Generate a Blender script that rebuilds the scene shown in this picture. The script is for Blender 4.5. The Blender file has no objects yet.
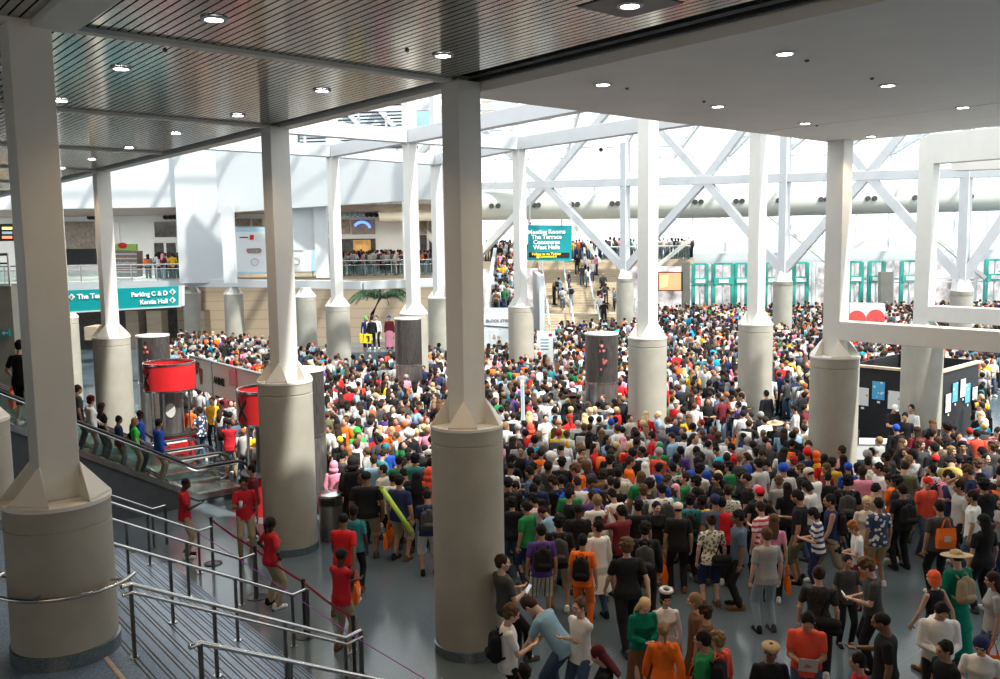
import bpy, math, random
import numpy as np
from mathutils import Vector, Matrix, Euler
PI=math.pi
random.seed(7)
SC=bpy.context.scene; COL=SC.collection
# ------------------------------------------------------------------ camera
F=900.; H=6.7
PITCH=math.atan(96.5/F); ROLL=math.radians(.8)
CM=Matrix.Rotation(PI/2-PITCH,3,'X')@Matrix.Rotation(-ROLL,3,'Z')
CO=Vector((0,0,H))
def ray(x,y): return CM@Vector(((x-500)/F,-(y-339.5)/F,-1))
def atz(x,y,z): d=ray(x,y); return CO+d*((z-H)/d.z)
def atY(x,y,Y): d=ray(x,y); return CO+d*(Y/d.y)
def onplane(x,y,p,n): d=ray(x,y); return CO+d*((Vector(p)-CO).dot(n)/d.dot(n))
def proj(P):
    q=CM.transposed()@(Vector(P)-CO); return 500+F*q.x/-q.z, 339.5-F*q.y/-q.z
cam=bpy.data.cameras.new('camera'); co=bpy.data.objects.new('camera',cam); COL.objects.link(co)
cam.sensor_width=36; cam.lens=36*F/1000; cam.clip_end=500
co.matrix_world=Matrix.Translation(CO)@CM.to_4x4(); SC.camera=co
# building grid
U2=Vector((4.45,3.95)); V2=Vector((-4.1,5.05)); O2=Vector((-.56,14.41))
def L(a,b,z=0.): p=O2+U2*a+V2*b; return Vector((p.x,p.y,z))
UD=Vector((U2.x,U2.y,0)).normalized(); VD=Vector((V2.x,V2.y,0)).normalized()
D2=Vector((.622,-.783,0)); N2=Vector((-.783,-.622,0))
def S(s,n,z=0.): return D2*s+N2*n+Vector((0,0,z))
ROT=math.radians(40)
CZ=9.22
# ------------------------------------------------------------------ materials
_m={}
def pr(name,col,rough=.6,metal=0.,spec=.5):
    m=bpy.data.materials.new(name); m.use_nodes=True
    b=m.node_tree.nodes['Principled BSDF']
    b.inputs['Base Color'].default_value=(*col,1); b.inputs['Roughness'].default_value=rough
    b.inputs['Metallic'].default_value=metal; b.inputs['Specular IOR Level'].default_value=spec
    return m,m.node_tree,b
def noisy(name,col,rough=.6,metal=0.,scale=6.,amt=.12,bump=0.,bscale=60.,spec=.5,stretch=(1,1,1)):
    if name in _m: return _m[name]
    m,t,b=pr(name,col,rough,metal,spec)
    tc=t.nodes.new('ShaderNodeTexCoord'); mp=t.nodes.new('ShaderNodeMapping'); mp.inputs['Scale'].default_value=stretch
    t.links.new(tc.outputs['Object'],mp.inputs['Vector'])
    n=t.nodes.new('ShaderNodeTexNoise'); n.inputs['Scale'].default_value=scale; n.inputs['Detail'].default_value=5
    t.links.new(mp.outputs[0],n.inputs['Vector'])
    r=t.nodes.new('ShaderNodeValToRGB'); r.color_ramp.elements[0].position=.3; r.color_ramp.elements[1].position=.72
    r.color_ramp.elements[0].color=(*[c*(1-amt) for c in col],1); r.color_ramp.elements[1].color=(*[min(1,c*(1+amt)) for c in col],1)
    t.links.new(n.outputs['Fac'],r.inputs['Fac']); t.links.new(r.outputs['Color'],b.inputs['Base Color'])
    if bump:
        n2=t.nodes.new('ShaderNodeTexNoise'); n2.inputs['Scale'].default_value=bscale
        t.links.new(mp.outputs[0],n2.inputs['Vector'])
        bp=t.nodes.new('ShaderNodeBump'); bp.inputs['Strength'].default_value=bump; bp.inputs['Distance'].default_value=.02
        t.links.new(n2.outputs['Fac'],bp.inputs['Height']); t.links.new(bp.outputs[0],b.inputs['Normal'])
    _m[name]=m; return m
def cloth(col,rough=.85):
    k='fabric_%02x%02x%02x'%tuple(int(255*min(1,c)) for c in col)
    if k not in _m:
        m,t,b=pr(k,col,rough,0,.2); _m[k]=m
        n=t.nodes.new('ShaderNodeTexNoise'); n.inputs['Scale'].default_value=9; n.inputs['Detail'].default_value=3
        tc=t.nodes.new('ShaderNodeTexCoord'); t.links.new(tc.outputs['Object'],n.inputs['Vector'])
        bp=t.nodes.new('ShaderNodeBump'); bp.inputs['Strength'].default_value=.5; bp.inputs['Distance'].default_value=.03
        t.links.new(n.outputs['Fac'],bp.inputs['Height']); t.links.new(bp.outputs[0],b.inputs['Normal'])
    return _m[k]
def emit(name,col,st):
    m=bpy.data.materials.new(name); m.use_nodes=True; t=m.node_tree
    b=t.nodes['Principled BSDF']; b.inputs['Base Color'].default_value=(*col,1)
    b.inputs['Emission Color'].default_value=(*col,1); b.inputs['Emission Strength'].default_value=st
    return m
def glass(name,tint,refl=.12,alpha=0.):
    m=bpy.data.materials.new(name); m.use_nodes=True; t=m.node_tree; t.nodes.clear()
    o=t.nodes.new('ShaderNodeOutputMaterial'); tr=t.nodes.new('ShaderNodeBsdfTransparent'); tr.inputs[0].default_value=(*tint,1)
    g=t.nodes.new('ShaderNodeBsdfGlossy'); g.inputs['Roughness'].default_value=.08; g.inputs[0].default_value=(.9,1,.97,1)
    mx=t.nodes.new('ShaderNodeMixShader'); lw=t.nodes.new('ShaderNodeLayerWeight'); lw.inputs[0].default_value=.35
    mr=t.nodes.new('ShaderNodeMapRange'); mr.inputs['To Min'].default_value=refl*.5; mr.inputs['To Max'].default_value=min(1,refl*4)
    t.links.new(lw.outputs['Fresnel'],mr.inputs['Value']); t.links.new(mr.outputs[0],mx.inputs[0])
    t.links.new(tr.outputs[0],mx.inputs[1]); t.links.new(g.outputs[0],mx.inputs[2])
    last=mx
    if alpha:
        d=t.nodes.new('ShaderNodeBsdfDiffuse'); d.inputs[0].default_value=(.85,.9,.92,1)
        m2=t.nodes.new('ShaderNodeMixShader'); m2.inputs[0].default_value=alpha
        t.links.new(mx.outputs[0],m2.inputs[1]); t.links.new(d.outputs[0],m2.inputs[2]); last=m2
    t.links.new(last.outputs[0],o.inputs[0]); return m
M={}
M['white']=noisy('white_paint',(.64,.66,.67),.45,amt=.03,scale=2)
M['cream']=noisy('cream_steel_paint',(.74,.73,.68),.5,amt=.03,scale=3)
M['conc']=noisy('sandblasted_concrete',(.37,.355,.30),.85,amt=.10,scale=1.6,bump=.35,bscale=70)
M['plaster']=noisy('plaster_ceiling',(.86,.82,.77),.55,amt=.03,scale=1.5,bump=.1,bscale=40)
M['wallw']=noisy('white_wall',(.58,.61,.615),.6,amt=.03,scale=.7)
M['slat']=noisy('bronze_mirror_slat',(.34,.33,.30),.15,.92,scale=1.3,amt=.18)
M['black']=noisy('black_matt',(.012,.012,.014),.6,amt=.2)
M['void']=noisy('dark_void',(.01,.01,.01),.9,amt=.1)
M['steel']=noisy('brushed_steel',(.55,.54,.52),.25,1.,amt=.1,scale=3,stretch=(1,1,.05))
M['dsteel']=noisy('dark_steel_wrap',(.13,.12,.11),.35,.7,amt=.35,scale=9,stretch=(4,4,.4))
M['bsteel']=noisy('brushed_panel',(.33,.31,.30),.28,.8,amt=.25,scale=4,stretch=(3,3,.5))
M['tan']=noisy('tan_stone',(.44,.35,.25),.8,amt=.12,scale=2,stretch=(.3,.3,3))
M['clad']=noisy('dark_cladding',(.085,.10,.115),.45,amt=.15,scale=3)
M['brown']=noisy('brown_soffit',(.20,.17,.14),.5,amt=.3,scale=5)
M['dark']=noisy('dark_glass_front',(.05,.05,.05),.2,amt=.5,scale=3)
M['red']=noisy('red_vinyl',(.62,.02,.025),.35,amt=.06)
M['teal']=noisy('teal_sign_face',(.005,.34,.37),.4,amt=.03)
M['green']=noisy('green_frame',(.04,.40,.32),.4,amt=.05)
M['wtxt']=emit('sign_white_letters',(.95,.95,.95),.25)
M['otxt']=emit('amber_led',(1,.45,.03),1.6)
M['glass']=glass('balustrade_glass',(.92,.975,.96),.16)
M['cgl']=glass('clear_glass',(.97,.99,.99),.05)
M['rgl']=glass('roof_glass',(.95,.98,1),.02)
M['lamp']=emit('lamp_lens',(1,.93,.98),25.)
M['purple']=noisy('purple_cord',(.35,.06,.45),.6)
M['belt']=noisy('red_belt',(.45,.015,.03),.6)
M['rub']=noisy('black_rubber',(.02,.02,.022),.35,amt=.1)
M['wood']=noisy('pale_wood',(.62,.50,.36),.6,amt=.15,scale=4,stretch=(1,6,1))
M['banner']=noisy('banner_vinyl',(.74,.76,.76),.5,amt=.02)
M['pblue']=noisy('pale_blue_print',(.40,.62,.74),.5,amt=.15,scale=.6)
M['paper']=noisy('paper_white',(.82,.82,.80),.7,amt=.02)
M['leaf']=noisy('palm_green',(.05,.12,.05),.6,amt=.4,scale=8)
M['trunk']=noisy('palm_bark',(.16,.10,.06),.9,amt=.3,scale=20)
M['gold']=noisy('warm_shop_interior',(.55,.33,.10),.6,amt=.5,scale=2)
M['yellow']=noisy('yellow_card',(.85,.62,.02),.6,amt=.05)
def floor_mat():
    m,t,b=pr('terrazzo_floor',(.2,.24,.26),.16,0,.6)
    tc=t.nodes.new('ShaderNodeTexCoord')
    n=t.nodes.new('ShaderNodeTexNoise'); n.inputs['Scale'].default_value=45; n.inputs['Detail'].default_value=6
    r=t.nodes.new('ShaderNodeValToRGB'); r.color_ramp.elements[0].position=.35; r.color_ramp.elements[1].position=.7
    r.color_ramp.elements[0].color=(.075,.105,.125,1); r.color_ramp.elements[1].color=(.145,.185,.205,1)
    n2=t.nodes.new('ShaderNodeTexNoise'); n2.inputs['Scale'].default_value=.35; n2.inputs['Detail'].default_value=2
    r2=t.nodes.new('ShaderNodeValToRGB'); r2.color_ramp.elements[0].color=(.8,.8,.8,1); r2.color_ramp.elements[1].color=(1.15,1.15,1.15,1)
    mx=t.nodes.new('ShaderNodeMixRGB'); mx.blend_type='MULTIPLY'; mx.inputs[0].default_value=1
    # thin divider joints on the rotated building grid
    mp=t.nodes.new('ShaderNodeMapping'); mp.inputs['Rotation'].default_value=(0,0,-ROT)
    br=t.nodes.new('ShaderNodeTexBrick'); br.offset=0; br.inputs['Scale'].default_value=1; br.inputs['Brick Width'].default_value=2.95; br.inputs['Row Height'].default_value=3.2
    br.inputs['Mortar Size'].default_value=.008; br.inputs['Color1'].default_value=(1,1,1,1); br.inputs['Color2'].default_value=(.93,.95,.97,1); br.inputs['Mortar'].default_value=(1.2,1.18,1.12,1)
    mx2=t.nodes.new('ShaderNodeMixRGB'); mx2.blend_type='MULTIPLY'; mx2.inputs[0].default_value=1
    for a in (n,n2,mp): t.links.new(tc.outputs['Object'],a.inputs['Vector'])
    t.links.new(mp.outputs[0],br.inputs['Vector'])
    t.links.new(n.outputs['Fac'],r.inputs[0]); t.links.new(n2.outputs['Fac'],r2.inputs[0])
    t.links.new(r.outputs[0],mx.inputs[1]); t.links.new(r2.outputs[0],mx.inputs[2])
    t.links.new(mx.outputs[0],mx2.inputs[1]); t.links.new(br.outputs['Color'],mx2.inputs[2])
    t.links.new(mx2.outputs[0],b.inputs['Base Color'])
    n3=t.nodes.new('ShaderNodeTexNoise'); n3.inputs['Scale'].default_value=1.2; n3.inputs['Detail'].default_value=6
    mr=t.nodes.new('ShaderNodeMapRange'); mr.inputs['To Min'].default_value=.06; mr.inputs['To Max'].default_value=.26
    t.links.new(tc.outputs['Object'],n3.inputs['Vector']); t.links.new(n3.outputs['Fac'],mr.inputs['Value']); t.links.new(mr.outputs[0],b.inputs['Roughness'])
    return m
M['floor']=floor_mat()
def stripes(name,c1,c2,scale,axis=2,width=.5,rough=.6,metal=0.):
    m,t,b=pr(name,c1,rough,metal)
    tc=t.nodes.new('ShaderNodeTexCoord'); sp=t.nodes.new('ShaderNodeSeparateXYZ'); t.links.new(tc.outputs['Object'],sp.inputs[0])
    mu=t.nodes.new('ShaderNodeMath'); mu.operation='MULTIPLY'; mu.inputs[1].default_value=scale; t.links.new(sp.outputs[axis],mu.inputs[0])
    fr=t.nodes.new('ShaderNodeMath'); fr.operation='FRACT'; t.links.new(mu.outputs[0],fr.inputs[0])
    gt=t.nodes.new('ShaderNodeMath'); gt.operation='GREATER_THAN'; gt.inputs[1].default_value=width; t.links.new(fr.outputs[0],gt.inputs[0])
    mx=t.nodes.new('ShaderNodeMixRGB'); mx.inputs[1].default_value=(*c1,1); mx.inputs[2].default_value=(*c2,1)
    t.links.new(gt.outputs[0],mx.inputs[0]); t.links.new(mx.outputs[0],b.inputs['Base Color']); return m
def spots(name,c1,c2,scale,thr=.5,c3=None,rough=.8):
    m,t,b=pr(name,c1,rough)
    tc=t.nodes.new('ShaderNodeTexCoord'); v=t.nodes.new('ShaderNodeTexVoronoi'); v.inputs['Scale'].default_value=scale
    t.links.new(tc.outputs['Object'],v.inputs['Vector'])
    r=t.nodes.new('ShaderNodeValToRGB'); r.color_ramp.interpolation='CONSTANT'; r.color_ramp.elements[0].color=(*c2,1); r.color_ramp.elements[1].position=thr; r.color_ramp.elements[1].color=(*c1,1)
    if c3: e=r.color_ramp.elements.new(thr*.5); e.color=(*c3,1)
    t.links.new(v.outputs['Distance'],r.inputs[0]); t.links.new(r.outputs[0],b.inputs['Base Color']); return m
M['stone']=stripes('tan_stone_courses',(.43,.335,.235),(.33,.255,.18),1.6,2,.9,.8)
M['bstripe']=stripes('navy_white_stripes',(.75,.75,.73),(.03,.04,.11),9,2,.55,.8)
M['rstripe']=stripes('red_white_stripes',(.75,.7,.7),(.5,.04,.06),9,2,.55,.8)
M['plaid']=stripes('plaid_shorts',(.6,.58,.5),(.12,.1,.1),14,0,.7,.8)
M['floral']=spots('floral_blouse',(.78,.72,.68),(.5,.03,.05),18,.45,(.1,.2,.08))
M['hawaii']=spots('hawaiian_shirt',(.03,.05,.11),(.7,.72,.75),12,.38)
M['check']=spots('checked_shirt',(.7,.72,.66),(.03,.12,.06),26,.35)
M['pinkfl']=spots('pink_print_blouse',(.75,.55,.55),(.5,.15,.2),20,.3)
M['lace']=spots('black_lace',(.012,.012,.013),(.1,.06,.05),30,.25)
M['art']=spots('poster_print',(.02,.018,.018),(.6,.6,.62),7,.42,(.5,.1,.1))
M['crowdpic']=spots('faded_print',(.72,.75,.76),(.32,.14,.12),3,.45,(.5,.3,.2))
M['shop']=spots('shelf_goods',(.25,.22,.2),(.6,.6,.55),5,.35,(.45,.12,.05))
# ------------------------------------------------------------------ mesh helpers
class MB:
    def __init__(s): s.v=[]; s.f=[]
    def add(s,vs,fs):
        o=len(s.v); s.v+= [tuple(v) for v in vs]; s.f+=[tuple(i+o for i in f) for f in fs]; return s
    def box(s,c,sz,rz=0,mat=None):
        hx,hy,hz=[a/2 for a in sz]; R=mat or Matrix.Rotation(rz,3,'Z'); c=Vector(c)
        vs=[c+R@Vector((x*hx,y*hy,z*hz)) for z in(-1,1) for y in(-1,1) for x in(-1,1)]
        return s.add(vs,[(0,2,3,1),(4,5,7,6),(0,1,5,4),(2,6,7,3),(0,4,6,2),(1,3,7,5)])
    def bar(s,p,q,w,h,up=(0,0,1)):
        p=Vector(p);q=Vector(q);d=(q-p); ln=d.length; d.normalize(); up=Vector(up)
        if abs(d.dot(up))>.99: up=Vector((math.cos(ROT),math.sin(ROT),0))
        x=d.cross(up).normalized(); z=x.cross(d); R=Matrix((x,d,z)).transposed()
        return s.box((p+q)/2,(w,ln,h),mat=R)
    def loft(s,rings,n=16,cap=True):
        vs=[];fs=[]
        for c,a,b in rings:
            for i in range(n):
                t=2*PI*i/n; vs.append(c+a*math.cos(t)+b*math.sin(t))
        for k in range(len(rings)-1):
            for i in range(n):
                j=(i+1)%n; fs.append((k*n+i,k*n+j,(k+1)*n+j,(k+1)*n+i))
        if cap:
            fs.append(tuple(range(n-1,-1,-1))); o=(len(rings)-1)*n; fs.append(tuple(range(o,o+n)))
        return s.add(vs,fs)
    def tube(s,pts,r,n=10):
        pts=[Vector(p) for p in pts]; rg=[]
        for i,p in enumerate(pts):
            d=((pts[min(i+1,len(pts)-1)]-p).normalized()+(p-pts[max(i-1,0)]).normalized())
            d=d.normalized() if d.length>1e-6 else Vector((0,0,1))
            u=Vector((0,0,1)) if abs(d.z)<.9 else Vector((1,0,0))
            x=d.cross(u).normalized(); y=d.cross(x)
            rr=r[i] if isinstance(r,(list,tuple)) else r
            rg.append((p,x*rr,y*-rr))
        return s.loft(rg,n)
    def cyl(s,c,r,h,n=32,r2=None):
        c=Vector(c); r2=r if r2 is None else r2
        return s.loft([(c,Vector((r,0,0)),Vector((0,r,0))),(c+Vector((0,0,h)),Vector((r2,0,0)),Vector((0,r2,0)))],n)
    def lathe(s,c,prof,n=32,cap=True):
        c=Vector(c); return s.loft([(c+Vector((0,0,z)),Vector((r,0,0)),Vector((0,r,0))) for r,z in prof],n,cap)
    def prism(s,poly,ext):  # planar polygon extruded by vector
        n=len(poly); poly=[Vector(p) for p in poly]; ext=Vector(ext)
        return s.add(poly+[p+ext for p in poly],[tuple(range(n-1,-1,-1)),tuple(range(n,2*n))]+[(i,(i+1)%n,n+(i+1)%n,n+i) for i in range(n)])
    def ell(s,c,r,R=None,nu=14,nv=9):
        R=R or Matrix.Identity(3); c=Vector(c); vs=[c+R@Vector((0,0,-r[2]))]; fs=[]
        for k in range(1,nv):
            a=-PI/2+PI*k/nv
            for i in range(nu):
                t=2*PI*i/nu; vs.append(c+R@Vector((r[0]*math.cos(a)*math.cos(t),r[1]*math.cos(a)*math.sin(t),r[2]*math.sin(a))))
        vs.append(c+R@Vector((0,0,r[2]))); last=len(vs)-1
        for i in range(nu): fs.append((0,1+(i+1)%nu,1+i)); fs.append((last,last-nu+i,last-nu+(i+1)%nu))
        for k in range(nv-2):
            for i in range(nu):
                a=1+k*nu; b=a+nu; j=(i+1)%nu; fs.append((a+i,a+j,b+j,b+i))
        return s.add(vs,fs)
    def cap(s,p,q,r1,r2,n=12,sq=1.,side=None):
        p=Vector(p);q=Vector(q);d=q-p; ln=max(d.length,1e-5); d=d/ln
        u=Vector(side) if side else (Vector((0,0,1)) if abs(d.z)<.9 else Vector((0,1,0)))
        x=(u-d*u.dot(d)).normalized(); y=d.cross(x); rg=[]
        for k in range(4):
            a=PI/2*(1-k/4.)*.98; rg.append((p-d*r1*math.sin(a),x*r1*math.cos(a),y*r1*math.cos(a)*sq))
        rg.append((p,x*r1,y*r1*sq)); rg.append((q,x*r2,y*r2*sq))
        for k in range(1,5):
            a=PI/2*k/4.*.98; rg.append((q+d*r2*math.sin(a),x*r2*math.cos(a),y*r2*math.cos(a)*sq))
        return s.loft(rg,n)
    def mesh(s,name,smooth=False):
        me=bpy.data.meshes.new(name); me.from_pydata(s.v,[],s.f); me.update()
        if smooth:
            me.polygons.foreach_set('use_smooth',[True]*len(me.polygons))
        return me
def link(name,me,mat=None,parent=None,loc=None):
    o=bpy.data.objects.new(name,me); COL.objects.link(o)
    if mat is not None:
        if isinstance(mat,str): mat=M[mat]
        me.materials.append(mat)
    if parent is not None: o.parent=parent
    if loc is not None: o.location=loc
    return o
def obj(name,mb,mat,parent=None,smooth=False,org=None,auto=True):
    if org is not None:
        org=Vector(org); mb.v=[tuple(Vector(v)-org) for v in mb.v]
    me=mb.mesh(name,False)
    o=link(name,me,mat,parent,org)
    if smooth:
        me.polygons.foreach_set('use_smooth',[True]*len(me.polygons))
        me.set_sharp_from_angle(angle=math.radians(38))
    return o
def bev(o,w=.01,seg=2):
    m=o.modifiers.new('bevel','BEVEL'); m.width=w; m.segments=seg; m.limit_method='ANGLE'; return o
def tag(o,label,cat,group=None):
    o['label']=label; o['category']=cat
    if group: o['group']=group
    return o
def thing(name,label,cat,loc=(0,0,0),rz=0.,group=None):
    o=bpy.data.objects.new(name,None); COL.objects.link(o); o.location=loc; o.rotation_euler=(0,0,rz); o.empty_display_size=.1
    return tag(o,label,cat,group)
def loc_part(name,mb,mat,root,smooth=False):
    """mesh given in world coordinates, parented to an unrotated thing"""
    r=Vector(root.location); mb.v=[tuple(Vector(v)-r) for v in mb.v]
    return obj(name,mb,mat,root,smooth)
def struct(name,mb,mat,smooth=False):
    o=obj(name,mb,mat,None,smooth); o['kind']='structure'; return o
def text(name,body,size,mat,parent,loc,rot=(PI/2,0,0),align='LEFT',ext=.004,bold=0.):
    c=bpy.data.curves.new(name,'FONT'); c.body=body; c.size=size; c.extrude=ext; c.align_x=align; c.align_y='CENTER'; c.offset=bold; c.resolution_u=3
    o=bpy.data.objects.new(name,c); COL.objects.link(o)
    dg=bpy.context.evaluated_depsgraph_get(); me=bpy.data.meshes.new_from_object(o.evaluated_get(dg)); bpy.data.objects.remove(o); bpy.data.curves.remove(c)
    me.materials.clear(); me.materials.append(M[mat]); o=bpy.data.objects.new(name,me); COL.objects.link(o); o.parent=parent; o.location=loc; o.rotation_euler=rot; return o
def px2m(px,Y): return px*Y/F
X0=Vector((1,0,0)); Y0=Vector((0,1,0)); Z0=Vector((0,0,1))
# ================================================================== FLOOR, CEILINGS
mb=MB(); mb.add([(-70,-25,0),(80,-25,0),(80,95,0),(-70,95,0)],[(0,1,2,3)]); struct('floor',mb,'floor')
LZ=1.9      # landing level of the stair at the left
NT=10; TR=.29; RI=LZ/(NT+1); NB=-5.86
SA,SB=-18.6,-2.0
mb=MB()
for k in range(NT+1):
    n0=NB+k*TR; n1=NB+(k+1)*TR if k<NT else 7.0
    z1=(k+1)*RI
    c=S((SA+SB)/2,(n0+n1)/2,z1/2)
    ang=math.atan2(D2.y,D2.x)
    mb.box(c,(SB-SA,n1-n0,z1),ang)
def stair_mat():
    m,t,b=pr('stair_terrazzo',(.2,.25,.30),.22)
    tc=t.nodes.new('ShaderNodeTexCoord'); n=t.nodes.new('ShaderNodeTexNoise'); n.inputs['Scale'].default_value=45; n.inputs['Detail'].default_value=5
    r=t.nodes.new('ShaderNodeValToRGB'); r.color_ramp.elements[0].position=.35; r.color_ramp.elements[1].position=.7
    r.color_ramp.elements[0].color=(.13,.20,.31,1); r.color_ramp.elements[1].color=(.24,.34,.48,1)  # bluish window light is put into the stair colour
    t.links.new(tc.outputs['Object'],n.inputs['Vector']); t.links.new(n.outputs['Fac'],r.inputs[0]); t.links.new(r.outputs[0],b.inputs['Base Color']); return m
M['stair']=stair_mat()
st=thing('staircase','wide grey terrazzo staircase painted with blue light, dark nosing strips and steel rails, lower left','stairs',S(-10,NB,0))
loc_part('flight',mb,M['stair'],st)
ang=math.atan2(D2.y,D2.x)
for k in range(NT+1):
    n0=NB+k*TR; z=(k+1)*RI
    mb=MB()
    for dn in (.03,.08): mb.box(S((SA+SB)/2,n0+dn,z+.0015),(SB-SA,.014,.004),ang)
    loc_part('nosing_strip',mb,'black',st)
mb=MB(); mb.box(S((SA+SB)/2,NB-.06,.004),(SB-SA,.05,.008),ang); loc_part('edge_strip',mb,'wood',st)
mb=MB(); mb.box(S((SA+SB)/2,NB+TR*NT+.32,LZ+.004),(SB-SA,.05,.006),ang); loc_part('edge_strip',mb,'wood',st)
# ---- slat ceiling (bronze mirrored strips) : a<0 side of the grid
def slat_field(a0,a1,b0,b1):
    mb=MB(); la=(U2.length); n=int((a1-a0)*la/.115); w=.092/la
    for i in range(n):
        a=a0+(i+.5)*(a1-a0)/n
        p=[L(a-w/2,b0,CZ),L(a+w/2,b0,CZ),L(a+w/2,b1,CZ),L(a-w/2,b1,CZ)]
        mb.prism(p,(0,0,.03))
    return mb
struct('ceiling',slat_field(-6.0,-.05,-5.5,9.0),'slat')
mb=MB(); mb.prism([L(-6.2,-5.6,CZ+.12),L(0.09,-5.6,CZ+.12),L(.09,9.2,CZ+.12),L(-6.2,9.2,CZ+.12)],(0,0,.3)); struct('ceiling_backing',mb,'void')
# plaster soffit : 0<a<2, b<0
mb=MB()
mb.prism([L(.045,-5.6,CZ-.16),L(2.06,-5.6,CZ-.16),L(2.06,.05,CZ-.16),L(.045,.05,CZ-.16)],(0,0,.5))
mb.prism([L(2.06,-5.6,CZ-.02),L(4.2,-5.6,CZ-.02),L(4.2,-.62,CZ-.02),L(2.06,-.62,CZ-.02)],(0,0,.5)) if False else None
o=struct('ceiling_plaster',mb,'plaster')
mb=MB(); mb.bar(L(1.45,-5.5,CZ-.162),L(1.45,.03,CZ-.162),.035,.006); struct('trim_1',mb,'cream')
# painted rails crossing the slats along u, and the edge fascias
tn=2
for b in (0,1,2,3,4,5,-1,-2):
    mb=MB(); mb.bar(L(-6,b,CZ-.02),L(-.04,b,CZ-.02),.17,.06); struct('trim_%d'%tn,mb,'cream'); tn+=1
mb=MB(); mb.bar(L(-1,-5.5,CZ-.03),L(-1,-.0,CZ-.03),.46,.1); struct('trim_%d'%tn,mb,'cream'); tn+=1
mb=MB(); mb.bar(L(.02,0,CZ+.02),L(.02,9,CZ+.02),.30,.14); struct('trim_%d'%tn,mb,'cream'); tn+=1
mb=MB(); mb.bar(L(.02,-5.5,CZ+.0),L(.02,-.0,CZ+.0),.05,.05); struct('trim_%d'%tn,mb,'black'); tn+=1
# ================================================================== COLUMNS
def column(label,x,y,z0,zt,zc=3.80,R=.585,sw=.44,group='round concrete columns with square steel shafts'):
    r=thing('column',label,'column',(x,y,z0),0,group)
    mb=MB(); h=zc-z0
    mb.lathe((0,0,0),[(R,0),(R,h-.30),(R-.014,h-.295),(R-.014,h-.27),(R,h-.265),(R,h-.05)],48)
    obj('concrete_base',mb,'conc',r,True)
    mb=MB(); mb.lathe((0,0,0),[(R+.025,0),(R+.025,.16),(R+.005,.17)],48); obj('skirting',mb,'floor',r,True)
    mb=MB(); mb.lathe((0,0,h-.05),[(R+.012,0),(R+.012,.045),(R,.05)],48); obj('cap_plate',mb,'cream',r,True)
    rz=ROT; Rm=Matrix.Rotation(rz,3,'Z'); w=sw/2; run=.33; gh=.42
    for sx,sy in((1,1),(-1,1),(-1,-1),(1,-1)):
        mb=MB(); c=Vector((sx*w,sy*w,0))
        v=[c+Vector((0,0,gh)),c+Vector((sx*run,0,.0)),c+Vector((0,sy*run,.0)),c,c+Vector((sx*run,0,.03)),c+Vector((0,sy*run,.03)),c+Vector((-sx*.02,-sy*.02,gh)),c+Vector((-sx*.02,-sy*.02,0))]
        v=[Rm@p+Vector((0,0,h)) for p in v]
        mb.add(v,[(0,4,5),(4,1,2,5),(0,6,7,1,4),(0,5,2,7,6),(1,7,2)])
        obj('gusset',mb,'cream',r)
    mb=MB(); mb.box((0,0,h+(zt-zc)/2),(sw,sw,zt-zc),rz); bev(obj('shaft',mb,'cream' ,r),.008,1)
    return r
def cpx(px,Y,z=0): p=atY(px,300,Y); return p.x
c1=column('nearest column at the left, big tan shaft on the stair landing with a steel ring rail',-5.27,10.40,LZ,CZ-.02)
column('thick column in the centre foreground, a man in dark grey leans on its foot',-.56,14.41,0,CZ-.02)
column('column beside the litter bin and the red drum kiosks, behind the guards',-4.71,19.45,0,CZ-.02)
column('column in front of the teal parking sign at the left',-12.89,29.7,0,CZ-.02)
column('column right of the steel clad cylinder with a figure print, mid hall',4.50,27.3,0,15)
column('column under the corner of the plaster ceiling, left of the black poster booth',8.35,22.28,0,CZ-.02)
column('column in the crowd just left of the plaster corner column, bright right face',8.9,31.17,0,15)
column('column behind the clad cylinder near the palm tree',-3.65,38.1,0,15)
column('column beside the tall white print stand, left of the teal meeting rooms sign',.98,41.5,0,15)
column('column between the pale blue banner and the palm tree',-7.86,43.6,0,15)
column('column half hidden behind the central foreground column, right of the palm',-3.3,48.9,0,15)
column('column standing in front of the black booth, carrying the nearer window frame',12.72,26.9,0,CZ+.4)
column('column at the far left edge of the photo with only its drum showing',-9.2,15.4,LZ,CZ-.02)
column('column just right of the nearest column shaft, below the mezzanine',-18.75,38.6,0,CZ-.02)
column('column under the wide white pier at its left edge',-19.9,58.2,0,4.6,R=.56)
column('column under the wide white pier at its right edge',-16.6,56.2,0,4.6)
column('column below the pale blue banner, partly hidden by a nearer shaft',-11.2,52,0,4.3)
# ---- horizontal frames carried by the columns at the right
def beam(label,p,q,w=.44,h=.46,mat='white',cat='beam',grp=None,name='steel_beam'):
    o=obj(name,MB().bar(p,q,w,h),mat,None,org=(Vector(p)+Vector(q))/2); bev(o,.008,1); tag(o,label,cat,grp); return o
C6=Vector((8.35,22.28,0)); C14=Vector((12.72,26.9,0)); C5=Vector((4.5,27.3,0)); C7=Vector((8.9,31.17,0)); C8=Vector((-3.65,38.1,0)); C9=Vector((.98,41.5,0)); C10=Vector((-7.86,43.6,0)); C15=Vector((-3.3,48.9,0)); C16=Vector((-16.6,56.2,0)); C17=Vector((-19.9,58.2,0))
def zz(v,z): return Vector((v.x,v.y,z))
beam('lower horizontal frame beam running right from the plaster corner column',zz(C6,4.44)-VD*.2,zz(C6,4.44)-VD*9,.44,.46,'cream')
beam('horizontal frame beam behind the nearer one, from the booth column rightwards',zz(C14,4.44)-VD*.2,zz(C14,4.44)-VD*11,.44,.46,'cream')
beam('upper frame beam of the booth column below the plaster ceiling',zz(C14,9.25)-VD*.0,zz(C14,9.25)-VD*11,.44,.85,'cream')
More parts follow.
